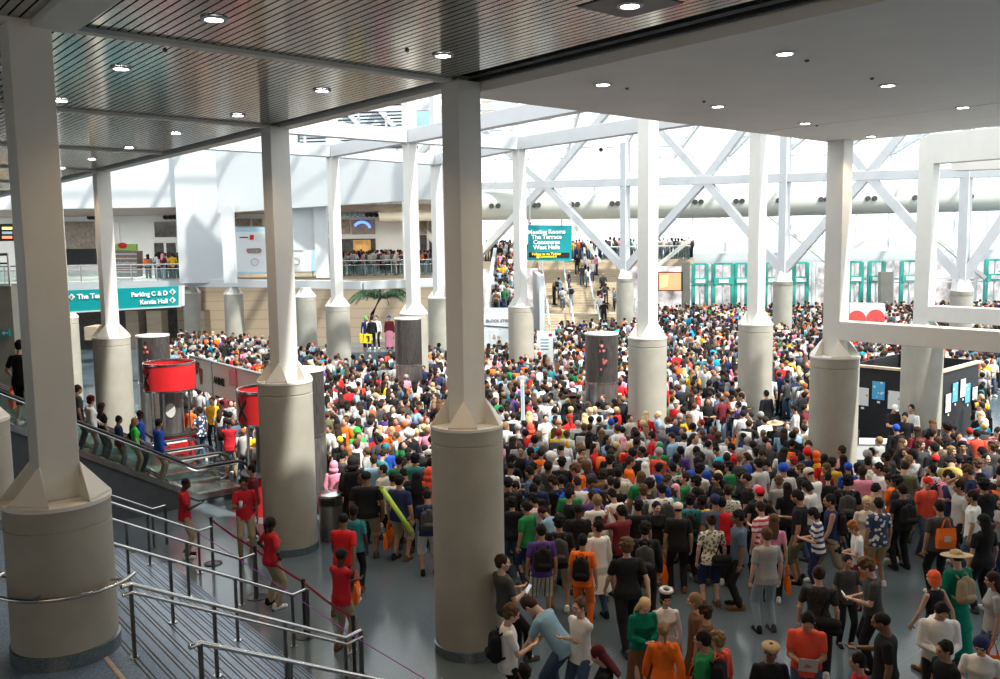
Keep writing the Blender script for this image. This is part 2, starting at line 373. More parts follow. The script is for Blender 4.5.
beam('dark grey box duct under the upper frame beam at the right',atY(955,166.5,30),atY(1050,162,27.5),.5,.30,'plaster',cat='duct',name='air_duct')
zb=11.15
ring=[('upper beam from the palm column to the left, highest of the white beams',C8,C8-UD*7),
('upper beam from the palm column to the ceiling corner side',C8,C5),
('upper beam between the palm column and the one before the print stand',C8,C9),
('upper beam from the print stand column to the bright faced column',C9,C7),
('upper beam joining the palm column and the banner side column',C10,C8),
('upper beam from the banner side column running left',C10,C10-UD*9),
('upper beam joining the banner side column to the half hidden one',C10,C15),
('upper beam from the half hidden column to the print stand column',C15,C9),
('upper beam over the bright faced column towards the booth column',C7,C7-VD*9),
('upper beam from the mid hall column to the bright faced column',C5,C7)]
for lb,p,q in ring: beam(lb,zz(p,zb),zz(q,zb),.44,.55,'white',grp='upper ring of white beams')
beam('lower beam between the two pier columns and the banner',zz(C17,4.45)-Vector((6,-2,0)),zz(C16,4.45),.5,.5,'white')
beam('lower beam below the pale blue banner',zz(C16,4.45),Vector((-7.6,50.5,4.45)),.5,.46,'white')
beam('lower beam above the palm tree crossing to the half hidden column',Vector((-7.6,50.5,4.45)),zz(C15,4.6)+UD*4,.5,.46,'white')
# ---- atrium truss
T0=atY(625,281.6,62); T1=atY(959,292.5,50); TD=(T1-T0); TD.z=0; TD.normalize(); TN=Vector((TD.y,-TD.x,0))
def tp(x,y): return onplane(x,y,T0,TN)
tr=thing('roof_truss','white zigzag truss crossing the hall in front of the grey duct','truss',zz(T0,0))
def tbar(nm,p,q,w,h,mat='white',root=None):
    root=root or tr
    r=Vector(root.location); mb=MB().bar(Vector(p)-r,Vector(q)-r,w,h); return bev(obj(nm,mb,mat,root),.01,1)
def tz(p,z): return Vector((p.x,p.y,z))
tbar('chord',tp(380,189),tp(1080,170),.5,.52)
zch=tp(700,179.5).z
nodes=[tp(385,190),tp(545,185),tp(705,180),tp(868,175),tp(1035,171)]
feet=[]
for px,fy in ((465,276),(625,276),(783,279),(962,288)):
    p=tp(px,fy); feet.append(p); tbar('post',p,p+Vector((0,0,9.)),.5,.5)
for i,f in enumerate(feet):
    f2=f+Vector((0,0,.45))
    tbar('diagonal',f2,nodes[i],.46,.5); tbar('diagonal',f2,nodes[i+1],.46,.5)
    top=tz(f,zch+6.2)
    tbar('diagonal',nodes[i],top,.42,.46); tbar('diagonal',nodes[i+1],top,.42,.46)
tbar('chord',tz(tp(380,189),zch+6.2),tz(tp(1080,170),zch+6.2),.5,.5)
for k,(px,r_) in enumerate(((625,8.5),(783,9.7),(960,11.3))):
    f=feet[k+1]; R=.585
    c=thing('truss_pier',['round truss pier left of the door screens, behind the mid hall column','round truss pier in the crowd right of the bright faced column','round truss pier seen through the right hand frames'][k],'column',(f.x,f.y,0))
    zt=f.z-.15
    obj('concrete_base',MB().lathe((0,0,0),[(R,0),(R,zt-.3),(R-.015,zt-.29),(R,zt-.27),(R,zt)],32),'conc',c,True)
    mb=MB(); Rm=Matrix.Rotation(ROT,3,'Z'); rg=[]
    for rr,z in((.56,zt),(.52,zt+.06),(.34,zt+.6)): rg.append((Vector((0,0,z)),Rm@Vector((rr*1.2,0,0)),Rm@Vector((0,rr*1.2,0))))
    obj('cap_plate',mb.loft(rg,4),'cream',c)
# ---- back of the hall: duct, wall, glazed roof, doors
YW=76.
mb=MB(); DY=69.
dp=[atY(x,y,DY) for x,y in((380,207.5),(500,206),(700,204),(930,198.5),(1100,194))]
mb.tube([p for p in dp],1.06,32); M['ductm']=noisy('duct_paint',(.60,.62,.55),.5,amt=.03)
duct=thing('ventilation_duct','long pale grey round duct with paired nozzles across the back of the hall','duct',dp[0])
loc_part('pipe',mb,'ductm',duct,True)
for x in (491.5,498,534,538.5,572,577.5,612,617.7,695,701,736,742,778.5,784,821,826.5,867.8,874.5,915,922,971,1008,1014):
    y=207-(x-490)*.0198
    p=atY(x,y-1,DY-1.08); mb=MB(); mb.tube([p+Y0*.35,p,p-Y0*.1],[.2,.2,.19],16); loc_part('nozzle',mb,'dark',duct,True)
mb=MB(); z5=5.0
# back wall : solid low strip, mullioned glazing above
wl=atY(430,200,YW).x; wr=atY(1120,200,YW).x
mb=MB(); mb.box(((wl+wr)/2,YW+.2,5.15),(wr-wl,.4,.9)); mb.box(((wl+wr)/2,YW+.2,9.2),(wr-wl,.3,.25)); struct('wall_back',mb,'wallw')
mb=MB()
for i in range(22):
    x=wl+(wr-wl)*i/21; mb.box((x,YW+.1,9.5),(.14,.14,8.4))
for z in (6.4,7.4,8.4,11,12.5,13.6): mb.box(((wl+wr)/2,YW+.1,z),(wr-wl,.1,.07))
o=struct('window_1',mb,'white')
mb=MB(); mb.box(((wl+wr)/2,YW+.12,9.5),(wr-wl,.03,8.2)); o=struct('window_pane_1',mb,'rgl')
# sloped glass roof with rafters
RX0,RX1=-26,60; ry0,rz0,ry1,rz1=33.,21.,YW,13.9
mb=MB(); mb.add([(RX0,ry0,rz0),(RX1,ry0,rz0),(RX1,ry1,rz1),(RX0,ry1,rz1)],[(0,1,2,3)]); struct('window_2',mb,'rgl')
mb=MB()
for i in range(20):
    x=RX0+(RX1-RX0)*i/19; mb.bar((x,ry0,rz0-.2),(x,ry1,rz1-.2),.18,.4)
for i in range(18):
    t=i/17.; mb.bar((RX0,ry0+(ry1-ry0)*t,rz0+(rz1-rz0)*t-.1),(RX1,ry0+(ry1-ry0)*t,rz0+(rz1-rz0)*t-.1),.12,.14)
struct('trim_30',mb,'white')
# pale diagonal braces behind the truss
br=thing('window_brace','cream zigzag braces in front of the back glazing','brace',(0,73,0))
for a,b in (((655,268),(745,196)),((745,196),(835,268)),((850,250),(905,214)),((905,214),(985,278)),((560,205),(600,262)),((1000,272),(1060,212)),((590,160),(645,108)),((640,108),(700,160)),((560,105),(610,160)),((740,170),(790,112))):
    tbar('brace_bar',atY(*a,73),atY(*b,73),.28,.3,'cream',br)
# louvred roof panels upper middle left
lv=thing('louvre_panel','sloping grey louvred roof panels with white ribs seen above the slat ceiling edge','louvre',atY(370,120,62))
P=lambda x,y:atY(x,y,62)-Vector(lv.location)
mb=MB()
for i in range(14):
    t=i/13.; a=P(300,100+44*t); b=P(412,96+44*t); mb.bar(a,b,.12,.32)
obj('louvre_blades',mb,'wallw',lv)
for x in (318,352,386): obj('rib',MB().bar(P(x-22,92),P(x+24,145),.5,.3),'white',lv)
obj('backing',MB().prism([P(296,90)+Y0*.4,P(402,88)+Y0*.4,P(418,148)+Y0*.4,P(296,148)+Y0*.4],Y0*.1),'brown',lv)
o=obj('blue_window',MB().prism([atY(413,108,64),atY(436,100,64),atY(436,139,64),atY(416,141,64)],Y0*.1),'pblue'); tag(o,'small blue tinted window pane high up left of the central column','window')
o=obj('concrete_band',MB().prism([atY(482,100,72),atY(548,104,72),atY(548,118,72),atY(482,118,72)],Y0*.5),'stone'); tag(o,'tan masonry band high behind the truss near the central column','wall band')
# door screens
def door_bank(label,x0,x1,sign=True,seed=0):
    Yd=YW-2; p0=atY(x0,320,Yd); p1=atY(x1,320,Yd); w=p1.x-p0.x
    r=thing('door_screen',label,'glass doors',(p0.x,Yd,0))
    zt=4.75; zm=3.35
    for x in (0,w): obj('frame_post',MB().box((x,0,zt/2),(.28,.25,zt)),'green',r)
    for z in (zt,): obj('head_rail',MB().box((w/2,0,z),(w,.2,.16)),'green',r)
    obj('sign_band',MB().box((w/2,-.05,zm),(w,.3,.55)),'green',r)
    obj('name_plate',MB().box((w/2,-.22,zm),(.8,.04,.3)),'paper',r)
    obj('mullion',MB().box((w/2,0,zt/2),(.12,.15,zt)),'white',r)
    obj('pane',MB().box((w/2,.05,zt/2),(w,.02,zt)),'cgl',r)
for i,(a,b) in enumerate(((693,706),(713,732),(735,746),(765,778),(793,806),(848,860),(868,882),(900,916),(984,1002))):
    door_bank(['teal framed glass door beside the big video screen','wide teal framed doorway with white mullions','teal framed door left of the bright faced shaft','teal framed door right of the bright faced shaft','teal framed door right of the middle truss pier','teal framed door just right of the ceiling corner shaft','teal framed door over the red circle banner','teal framed door left of the booth column shaft','teal framed door at the right edge'][i],a,b)
mb=MB()
for x in (712,758,761,812,816,845,862,892,952,975): p=atY(x,300,YW-1.6); mb.box((p.x,p.y,2.4),(.16,.16,4.8))
p=atY(690,300,YW-1.6); q=atY(1010,300,YW-1.6); mb.box(((p.x+q.x)/2,p.y,3.3),(q.x-p.x,.1,.14)); mb.box(((p.x+q.x)/2,p.y,3.0),(q.x-p.x,.1,.08)); mb.box(((p.x+q.x)/2,p.y,1.3),(q.x-p.x,.08,.06))
o=obj('curtain_wall_frame',mb,'white'); tag(o,'white vertical and horizontal glazing bars between the teal doors','glazing frame')
for i,(x0,x1) in enumerate(((683,690),(881,893))):
    o=obj('wall_panel',MB().prism([atY(x0,262 if i==0 else 272,72),atY(x1,262 if i==0 else 272,72),atY(x1,322,72),atY(x0,322,72)],Y0*.6),'conc'); tag(o,['grey pier wall beside the video screen','grey pier between two teal doors'][i],'wall pier')
o=thing('video_screen','bright red and yellow video screen at the back left of the doors','screen',atY(670,282,70))
P=lambda x,y:atY(x,y,70)-Vector(o.location)
obj('housing',MB().prism([P(658,272)+Y0*.05,P(683,272)+Y0*.05,P(683,291)+Y0*.05,P(658,291)+Y0*.05],Y0*.3),'black',o)
M['scr']=emit('screen_image',(.9,.25,.12),1.2); obj('display',MB().prism([P(659,273),P(681,273),P(681,290),P(659,290)],Y0*.04),'scr',o)
M['scr2']=emit('screen_yellow',(1,.8,.2),1.2); obj('display_graphic',MB().prism([P(660,276)-Y0*.03,P(668,275)-Y0*.03,P(667,286)-Y0*.03,P(660,288)-Y0*.03],Y0*.02),'scr2',o)
# ---- grand stair at the back
gs=thing('grand_staircase','broad pale tan staircase rising at the back under the meeting rooms sign','stairs',(6,63,0))
x0=atY(543,300,66).x; x1=atY(632,300,66).x; n=30
def gst(i0,i1,y0,z0,y1,z1):
    mb=MB(); n=i1-i0
    for i in range(n):
        ya=y0+(y1-y0)*i/n; z=z0+(z1-z0)*(i+1)/n; mb.box(((x0+x1)/2,(ya+y1)/2,z-(z1-z0)/n/2),(x1-x0,y1-ya,(z1-z0)/n))
    return mb
M['gtan']=noisy('pale_tan_treads',(.50,.41,.29),.7,amt=.1,scale=2)
gy0,gz1=62.,5.2
loc_part('flight',gst(0,9,gy0,0,gy0+3,1.5),'gtan',gs)
loc_part('landing',MB().box(((x0+x1)/2,gy0+4,.75),(x1-x0,2,1.5)),'gtan',gs)
loc_part('flight',gst(0,22,gy0+5,1.5,gy0+12.3,gz1),'gtan',gs)
for px in (545,567.5,592,631):
    p0=atY(px,320,gy0+1); xx=atY(px,300,gy0+6).x
    mb=MB(); mb.tube([(xx,gy0,1.),(xx,gy0+3,2.5),(xx,gy0+5,2.5),(xx,gy0+12.3,gz1+1)],.06,8)
    for yy,z in((gy0+.1,0),(gy0+4,1.5),(gy0+8,3.1),(gy0+12.2,gz1)): mb.tube([(xx,yy,z),(xx,yy,z+1.02)],.045,8)
    loc_part('handrail',mb,'white',gs)
mb=MB(); mb.box((x0-.25,gy0+6.5,2.2),(.35,12.5,4.4)); loc_part('stringer',mb,'white',gs)
upx0=atY(478,250,76).x; upx1=atY(690,250,76).x
mb=MB(); mb.box(((upx0+upx1)/2,78.3,gz1-.3),(upx1-upx0,8,.6)); o=struct('floor_upper',mb,'gtan')
rl=thing('balcony_railing','white railing with glass along the upper concourse beside the stair top','railing',(upx1-4,74.4,gz1))
r0=atY(602,252,74.4).x; r1=atY(690,252,74.4).x
loc_part('top_rail',MB().tube([(r0,74.4,gz1+1.05),(r1,74.4,gz1+1.05)],.05,8),'white',rl)
loc_part('glass_panel',MB().box(((r0+r1)/2,74.4,gz1+.5),(r1-r0,.02,.9)),'glass',rl)
mb=MB(); mb.box((x0-1.2,gy0+4,2.6),(.8,.3,5.2))
# far escalator with white sides
fe=thing('white_escalator','white sided escalator packed with riders left of the grand stair','escalator',atY(508,320,58))
def fep(x,y,Y): return atY(x,y,Y)-Vector(fe.location)
a=atY(484,318,56); b=atY(512,318,56)
aw=.25
for xl,xr,nm in((483,487,'side_panel'),(517,524,'side_panel')):
    mb=MB(); p=atY(xl,320,56); q=atY(xr,320,56); w=q.x-p.x
    xx=(p.x+q.x)/2; up=atY((xl+xr)/2+6,252,72)
    pts=[(xx,56,1.6),(xx,56,3.1),(xx+.5,72,6.3),(xx+.5,72,5.0)]
    o_=Vector(fe.location); mb.prism([Vector(p_)-o_ for p_ in pts],(w,0,0)); obj(nm,mb,'white',fe)
mb=MB(); p=atY(486,320,56); q=atY(520,320,56); o_=Vector(fe.location)
for i in range(24):
    t=i/24.; mb.box(Vector(((p.x+q.x)/2+.5*t,56+16*t,1.55+3.4*t))-o_,(q.x-p.x-.3,.8,.4))
obj('steps',mb,'clad',fe)
obj('front_panel',MB().prism([atY(484,308,55.8)-o_,atY(511,308,55.8)-o_,atY(512,370,55.8)-o_,atY(484,370,55.8)-o_],Y0*.2),'white',fe)
# print stand and info board
ps=thing('print_stand','tall white stand with grey header lettering and a red figure print, left of a column','display stand',atY(497,350,54.5))
o_=Vector(ps.location); P=lambda x,y,d=0:atY(x,y,54.5)-o_-Y0*d
obj('panel',MB().prism([P(483,315),P(509.5,316),P(510,372),P(483,371)],Y0*.25),'banner',ps)
obj('seam',MB().bar(P(483,325.5,.02),P(509.7,327.5,.02),.03,.06),'dsteel',ps)
obj('seam',MB().bar(P(483,353,.02),P(509.7,356,.02),.03,.06),'dsteel',ps)
text('lettering','BLOCK STREE',.25,'clad',ps,P(486,321,.03),align='LEFT',bold=.004)
obj('print_picture',MB().prism([P(489,330,.02),P(502,329,.02),P(503,344,.02),P(497,352,.02),P(491,344,.02)],Y0*.01),'crowdpic',ps)
ib=thing('info_board','white free standing board with a small red square, below the grand stair','board',atY(547,350,50))
o_=Vector(ib.location); P=lambda x,y,d=0:atY(x,y,50)-o_-Y0*d
obj('panel',MB().prism([P(537,331),P(555,332),P(555,380),P(537,380)],Y0*.1),'paper',ib)
obj('red_square',MB().prism([P(549,333.5,.02),P(552,333.5,.02),P(552,336,.02),P(549,336,.02)],Y0*.01),'red',ib)
mb=MB()
for k in range(4): mb.bar(P(541,339+k*3.2,.02),P(549,339+k*3.2,.02),.02,.05)
obj('printed_lines',mb,'pblue',ib)
# hanging direction signs
sg=thing('hanging_sign','teal hanging sign reading Meeting Rooms with an amber message strip','sign',atY(549.5,243,40))
o_=Vector(sg.location); P=lambda x,y,d=0:atY(x,y,40)-o_-Y0*d
obj('face_panel',MB().prism([P(528,225),P(572,225.4),P(571.5,261),P(528,260.5)],Y0*.25),'teal',sg)
obj('message_display',MB().prism([P(528.5,252.3,.02),P(569.5,252.6,.02),P(569.5,257.8,.02),P(528.5,257.5,.02)],Y0*.02),'black',sg)
for k,tx in enumerate(('Meeting Rooms','The Terrace','Concourse','West Halls')): text('lettering',tx,.262,'wtxt',sg,P(546.5,231.9+k*5.15,.03),align='CENTER',bold=.008)
text('led_message','Follow us on Twitter',.15,'otxt',sg,P(546.5,254.,.05),align='CENTER',bold=.004)
text('led_message','@ConventionLA',.13,'otxt',sg,P(546.5,256.5,.05),align='CENTER',bold=.004)
for x in (530,571): obj('hanger',MB().tube([P(x,225)+Y0*.1,P(x,188)+Y0*.1],.03,6),'white',sg)
obj('red_lamp',MB().ell(P(530.3,223.5,.02),(.05,.05,.05)),'red',sg)
YS=34.
sg=thing('parking_sign','long teal sign reading Parking C & D and Kentia Hall on the mezzanine edge','sign',atY(124,297,YS))
o_=Vector(sg.location); P=lambda x,y,d=0:atY(x,y,YS)-o_-Y0*d
obj('face_panel',MB().prism([P(66,290.5),P(178,286),P(178.5,306),P(66.5,312)],Y0*.3),'teal',sg)
obj('frame_edge',MB().bar(P(66,312.6,.01),P(181,306.3,.01),.05,.05),'white',sg)
obj('end_panel',MB().prism([P(178.6,286),P(182,286),P(182,306),P(178.6,306)],Y0*.3),'wallw',sg)
tilt=(PI/2,math.atan2(0,1),0)
def rtext(body,size,x,y,al): 
    t=text('lettering',body,size,'wtxt',sg,P(x,y,.03),align=al,bold=.006); t.rotation_euler=(PI/2,-.04,0); return t
rtext('The Terrace',.27,77.5,297,'LEFT'); rtext('Parking C & D',.235,168,293,'RIGHT'); rtext('Kentia Hall',.235,168,301,'RIGHT')
for x,y in((71.8,297),(172.7,291.8),(172.7,300.2)):
    obj('arrow_diamond',MB().prism([P(x,y-3.4,.02),P(x+3.4,y,.02),P(x,y+3.4,.02),P(x-3.4,y,.02)],Y0*.01),'paper',sg)
    obj('arrow_glyph',MB().prism([P(x,y-1.8,.04),P(x+1.5,y,.04),P(x+.5,y,.04),P(x+.5,y+1.6,.04),P(x-.5,y+1.6,.04),P(x-.5,y,.04),P(x-1.5,y,.04)],Y0*.01),'teal',sg)
# ================================================================== LEFT / BACK-LEFT WALLS
def panel(x0,y0,x1,y1,Y,th,mat,name,st=True,label=None,cat=None):
    mb=MB(); a=atY(x0,y0,Y); b=atY(x1,y1,Y); mb.box(((a.x+b.x)/2,Y+th/2,(a.z+b.z)/2),(abs(b.x-a.x),th,abs(a.z-b.z)))
    if st: return struct(name,mb,mat)
    o=obj(name,mb,mat); tag(o,label,cat); return o
WYL=57.
a=atY(-60,207,WYL); b=atY(184,207,WYL)
mb=MB(); mb.box(((a.x+b.x)/2,WYL+.3,(b.z+13.)/2),(b.x-a.x,.6,13.-b.z)); p=atY(182,283,WYL); q=atY(229,283,WYL)
mb.box(((p.x+q.x)/2,WYL+.2,(p.z+13.)/2),(q.x-p.x,1.2,13.-p.z)); struct('wall_left',mb,'wallw')
mb=MB(); p=atY(218,213,54); q=atY(446,198,50)
mb.prism([p,q,Vector((q.x,q.y,11.2)),Vector((p.x,p.y,13.))],(0,.5,0)); struct('wall_upper',mb,'wallw')
mb=MB()
for x0,x1,y0,y1 in((224,232,203,283),(316,326,200,278),(404,412,196,280),(433,446,196,290)):
    p=atY(x0,y1,53); q=atY(x1,y0,53); mb.box(((p.x+q.x)/2,53.2,(p.z+q.z)/2),(q.x-p.x,.4,q.z-p.z))
struct('trim_31',mb,'white')
panel(292,204,317,250,53.3,.2,'wallw','wall_panel_1')
# clerestory strip and roof above the left wall
mb=MB()
for i in range(26): x=-46+i*1.7; mb.box((x,WYL+.2,14),(.12,.2,2))
mb.box((-24,WYL+.2,15.1),(46,.3,.3)); struct('window_3',mb,'white')
mb=MB(); mb.box((-24,WYL+.3,14),(46,.03,2)); struct('window_pane_3',mb,'rgl')
# mezzanine slab, soffit, back wall
mz=4.6
def slab(x0,x1,Y0_,Y1_,z0,z1,mat,name): 
    mb=MB(); mb.box(((x0+x1)/2,(Y0_+Y1_)/2,(z0+z1)/2),(x1-x0,Y1_-Y0_,z1-z0)); return struct(name,mb,mat)
xl=atY(-120,260,58).x; xr=atY(184,260,58).x; xg=atY(470,260,60).x
slab(xl,xr,36.,72,4.15,mz,'wallw','floor_mezzanine') if False else None
slab(xl-8,xr,57.5,78,4.1,mz,'wallw','floor_mezzanine')
slab(xr,xg,60.5,78,4.45,mz+.02,'tan','floor_gallery')
slab(xl-8,xg,57.9,76,9.25,9.5,'brown','ceiling_gallery')
YB=72.
def zat(y,Y,x=200): return atY(x,y,Y).z
mb=MB(); p=atY(-150,225,YB); q=atY(478,225,YB)
mb.box(((p.x+q.x)/2,YB+.2,(mz+9.25)/2),(q.x-p.x,.4,9.25-mz)); struct('wall_gallery',mb,'wallw')
wn=[(62,95,222,240,'brown'),(114,120,222,243,'white'),(154,176,222,237,'dark'),(154,164,243,262,'dark'),(166,176,243,262,'dark'),(66,96,240,262,'brown'),
    (229,250,219,226,'brown'),(252,262,219,226,'brown'),(228,240,230,275,'dark'),(322,331,221,234,'brown'),(322,331,238,262,'dark'),
    (341,350,219.5,234,'brown'),(351,375,220,234,'brown'),(341,376,239,262,'dark'),(420,427,219,234,'brown'),(429,433,219,234,'brown'),(420,427,235,256,'dark'),(429,433,235,256,'dark')]
for i,(x0,x1,y0,y1,mt) in enumerate(wn):
    panel(x0,y0,x1,y1,YB-.1,.12,mt,'window_%d'%(10+i))
o=panel(353,240,371,256,YB-.25,.12,'gold','shop_front',False,'warm lit cafe opening on the gallery at the centre left','shop')
t=text('shop_lettering','PARADA CAFE',.62,'pblue',None,atY(341,215,YB-.35)); t.parent=o; t.location=Vector(atY(341,215.3,YB-.2)); t.data.materials.clear(); t.data.materials.append(M['teal'])
M['arc']=emit('blue_neon',(.15,.3,1.),1.5)
o=obj('neon_arch',MB().tube([atY(362+8*math.cos(a),229-7*math.sin(a)*1.0,YB-.3) for a in [PI*(.05+.8*k/10) for k in range(11)]],.12,6),'arc'); tag(o,'blue lit arch behind the gallery window','neon light')
nz=0
for x,y in((89,217.5),(93,217.5),(165,217.4),(170,217.4),(174.7,217.4),(179,217.4),(232.5,216.6),(325.5,215.5),(367,215),(371,215),(375.5,215),(380,215),(419.5,214.5),(423.5,214.5),(428,214.5)):
    p=atY(x,y,YB-.3); o=obj('wall_nozzle',MB().tube([p+Y0*.3,p,p-Y0*.08],[.16,.16,.15],12),'void',org=p); o['group']='round black nozzles along the gallery'
    near=['over the dark screens','over the gallery crowd at the left','beside the pale blue banner','over the cafe opening','near the half hidden column'][0 if x<100 else 1 if x<200 else 2 if x<330 else 3 if x<400 else 4]
    tag(o,'round black air nozzle in the gallery wall '+near,'air nozzle','round black nozzles along the gallery')
# mezzanine railings
def glass_rail(label,p,q,h=1.05,n=6,mat='glass'):
    p=Vector(p);q=Vector(q); r=thing('glass_railing',label,'railing',p); d=q-p
    obj('top_rail',MB().tube([Z0*h,d+Z0*h],.045,8),'steel',r,True); obj('mid_rail',MB().tube([Z0*h*.72,d+Z0*h*.72],.03,8),'steel',r,True)
    obj('glass_panel',MB().bar(Z0*h*.35,d+Z0*h*.35,.02,h*.6),mat,r)
    for i in range(n+1): obj('post',MB().tube([d*i/n,d*i/n+Z0*h],.04,8),'steel',r,True)
glass_rail('glass and steel railing along the left mezzanine edge',(xl,57.6,mz),(xr,57.6,mz),n=12)
glass_rail('glass and steel railing of the gallery above the palm tree',(atY(286,265,60.6).x,60.6,mz),(xg,60.6,mz),n=7)
glass_rail('low railing in front of the tan wall at the left',(atY(182,340,50).x,50,0),(atY(330,350,47).x,47,0),n=6)
o=panel(65,249,96,265,59.6,.2,'black','dark_screen',False,'wide black screen on the mezzanine behind the railing','screen')
sh=thing('market_stall','market shelf stall with green and red header on the mezzanine','shop stall',atY(126,260,60.5)); o_=Vector(sh.location); P=lambda x,y,d=0:atY(x,y,60.5)-o_-Y0*d
obj('shelving',MB().prism([P(115,250),P(137,251),P(137,277),P(115,277)],Y0*1.),'shop',sh)
M['lime']=noisy('lime_header',(.35,.6,.12),.5); obj('header_board',MB().prism([P(113,244,.1),P(136.5,244,.1),P(136.5,250.5,.1),P(113,250,.1)],Y0*.3),'lime',sh)
obj('header_badge',MB().ell(P(123.5,245.5,.15),(.32,.06,.2)),'red',sh)
mb=MB()
for k in range(5): mb.bar(P(115,254+k*4.5,.05),P(137,254+k*4.5,.05),.05,.08)
obj('shelf',mb,'white',sh)
# tan wall under the gallery and brown recess under the mezzanine
mb=MB(); p=atY(176,300,60); q=atY(476,300,60); mb.box(((p.x+q.x)/2,60.3,2.22),(q.x-p.x,.5,4.45)); struct('wall_tan',mb,'stone')
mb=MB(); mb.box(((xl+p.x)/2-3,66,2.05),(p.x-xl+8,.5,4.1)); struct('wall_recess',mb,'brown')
for i,(x0,x1) in enumerate(((125,140),(146,163),(199,206))):
    o=panel(x0,311,x1,350,60-i,1.2,'tan','pilaster',False,['tan pilaster under the parking sign, left one','tan pilaster under the parking sign, right one','narrow tan pilaster between the two pier columns'][i],'pilaster')
o=panel(84,327,97,340,52,1.5,'tan','ticket_counter',False,'tan box counter in the dark recess under the mezzanine','counter')
# left nearer structure (escalator landing block seen beside the nearest shaft)
mb=MB(); p=atY(-60,290,30); q=atY(11,290,30); mb.box(((p.x+q.x)/2,31.,2.8),(q.x-p.x,2.,5.6-.2)); struct('wall_side',mb,'conc')
glass_rail('glass railing on the grey block at the far left',(atY(-30,270,29.9).x,29.9,5.5),(atY(9,270,29.9).x,29.9,5.5),n=3)
o=panel(0,329.5,9,336.5,29.85,.1,'teal','arrow_sign',False,'small teal arrow sign on the grey block at the far left','sign'); 
o2=obj('arrow',MB().prism([atY(1.5,333,29.8),atY(4,331,29.8),atY(4,332.5,29.8),atY(7.5,332.5,29.8),atY(7.5,333.5,29.8),atY(4,333.5,29.8),atY(4,335,29.8)],Y0*.02),'paper',o)
o=panel(-12,224,14,241,46,.3,'black','flight_board',False,'dark lit board with teal and amber writing at the far left','screen')
for k in range(3): obj('board_line',MB().prism([atY(2,227+k*4.5,45.9),atY(12,227+k*4.5,45.9),atY(12,229.5+k*4.5,45.9),atY(2,229.5+k*4.5,45.9)],Y0*.02),['scr2','pblue','scr'][k],o)
# pale blue banner
bn=thing('sponsor_banner','large pale blue and white banner hanging on the gallery','banner',atY(273,250,55.5)); o_=Vector(bn.location); P=lambda x,y,d=0:atY(x,y,55.5)-o_-Y0*d
obj('cloth',MB().prism([P(232,227.5),P(316,227),P(316.5,271),P(233,275)],Y0*.06),'pblue',bn)
obj('white_field',MB().prism([P(236,232),P(312,231),P(311,271.5),P(236,272)],Y0*.02+Vector((0,-.03,0))),'banner',bn)
for x,y in((252,237.3),(306.5,236.7)):
    obj('red_logo_square',MB().prism([P(x-2,y-2.4,.06),P(x+2,y-2.4,.06),P(x+2,y+2.4,.06),P(x-2,y+2.4,.06)],Y0*.02),'red',bn)
    obj('logo_line',MB().bar(P(x-12,y,.06),P(x-4,y,.06),.02,.06),'dark',bn)
obj('logo_patch',MB().prism([P(247,248.5,.06),P(261,248.,.06),P(262,251,.06),P(260.5,253,.06),P(248,253,.06),P(246.5,251,.06)],Y0*.02),'shop',bn)
for x,y in((255,262),(296.5,261)):
    obj('logo_ring',MB().tube([P(x+3.6*math.cos(a),y+3.6*math.sin(a),.06) for a in [2*PI*k/20 for k in range(21)]],.022,6),'conc',bn)
obj('logo_line',MB().bar(P(294,249.6,.06),P(304,249.6,.06),.02,.07),'red',bn)
# palm tree
pt=thing('palm_tree','small palm tree with drooping fronds before the tan wall','palm tree',atY(375,345,56)); pt.location.z=0
o_=Vector(pt.location); tt=atY(381,296,56)
tb=[Vector((-.35,0,0)),Vector((-.3,0,1.2)),Vector((-.12,0,2.4)),Vector((tt.x-o_.x,0,tt.z))]
obj('trunk',MB().tube(tb,[.17,.13,.11,.12],10),'trunk',pt,True)
for k in range(22):
    a=2*PI*k/22+random.uniform(-.15,.15); ln=random.uniform(2.2,3.0); up=random.uniform(.3,.9); mb=MB(); c=tb[-1]; pts=[]
    dr=Vector((math.cos(a),math.sin(a)*.8,0))
    for i in range(9):
        t=i/8.; pts.append(c+dr*ln*t*(1-.18*t)+Z0*(up*math.sin(t*2.2)-.75*t*t))
    mb.tube(pts,.022,5)
    for i in range(1,9):
        for s_ in(-1,1):
            for w in (0,.5):
                b=pts[i-1].lerp(pts[i],.5+w*.5 if w else .3); sd=dr.cross(Z0)*s_; l2=.5*(1-abs(i/8.-.4)); e=b+sd*l2+dr*.18-Z0*l2*.6
                mb.add([b+dr*.04,b-dr*.04,e-dr*.015,e+Z0*.004],[(0,1,2,3)]) ; mb.add([b+dr*.04-Z0*.008,e-Z0*.006,e-dr*.015-Z0*.006,b-dr*.04-Z0*.008],[(0,1,2,3)])
    obj('frond',mb,'leaf',pt)
# stage with costumed people
p=atY(345,350,50); q=atY(409,350,46); 
o=obj('low_stage',MB().box(((p.x+q.x)/2,48.5,.6),(q.x-p.x+1,5,1.2)),'floor'); tag(o,'low pale stage below the palm tree where costumed people stand','stage')
yc=thing('yellow_sign_box','yellow folded sign with black letters on the stage edge','sign',atY(366,338,46.2)); o_=Vector(yc.location); P=lambda x,y,d=0:atY(x,y,46.2-d)-o_
obj('front_face',MB().prism([P(364,334),P(372,334.5),P(371,343.5),P(363,343)],Y0*.1),'yellow',yc); obj('side_face',MB().prism([P(359.5,333.5),P(363,334),P(362.5,343),P(360,342.5)],Y0*.1),'yellow',yc)
obj('glyph',MB().prism([P(366.5,336,.03),P(369.5,336,.03),P(369.5,341.5,.03),P(368,341.5,.03),P(368,337.5,.03),P(366.5,337.5,.03)],Y0*.01),'black',yc)
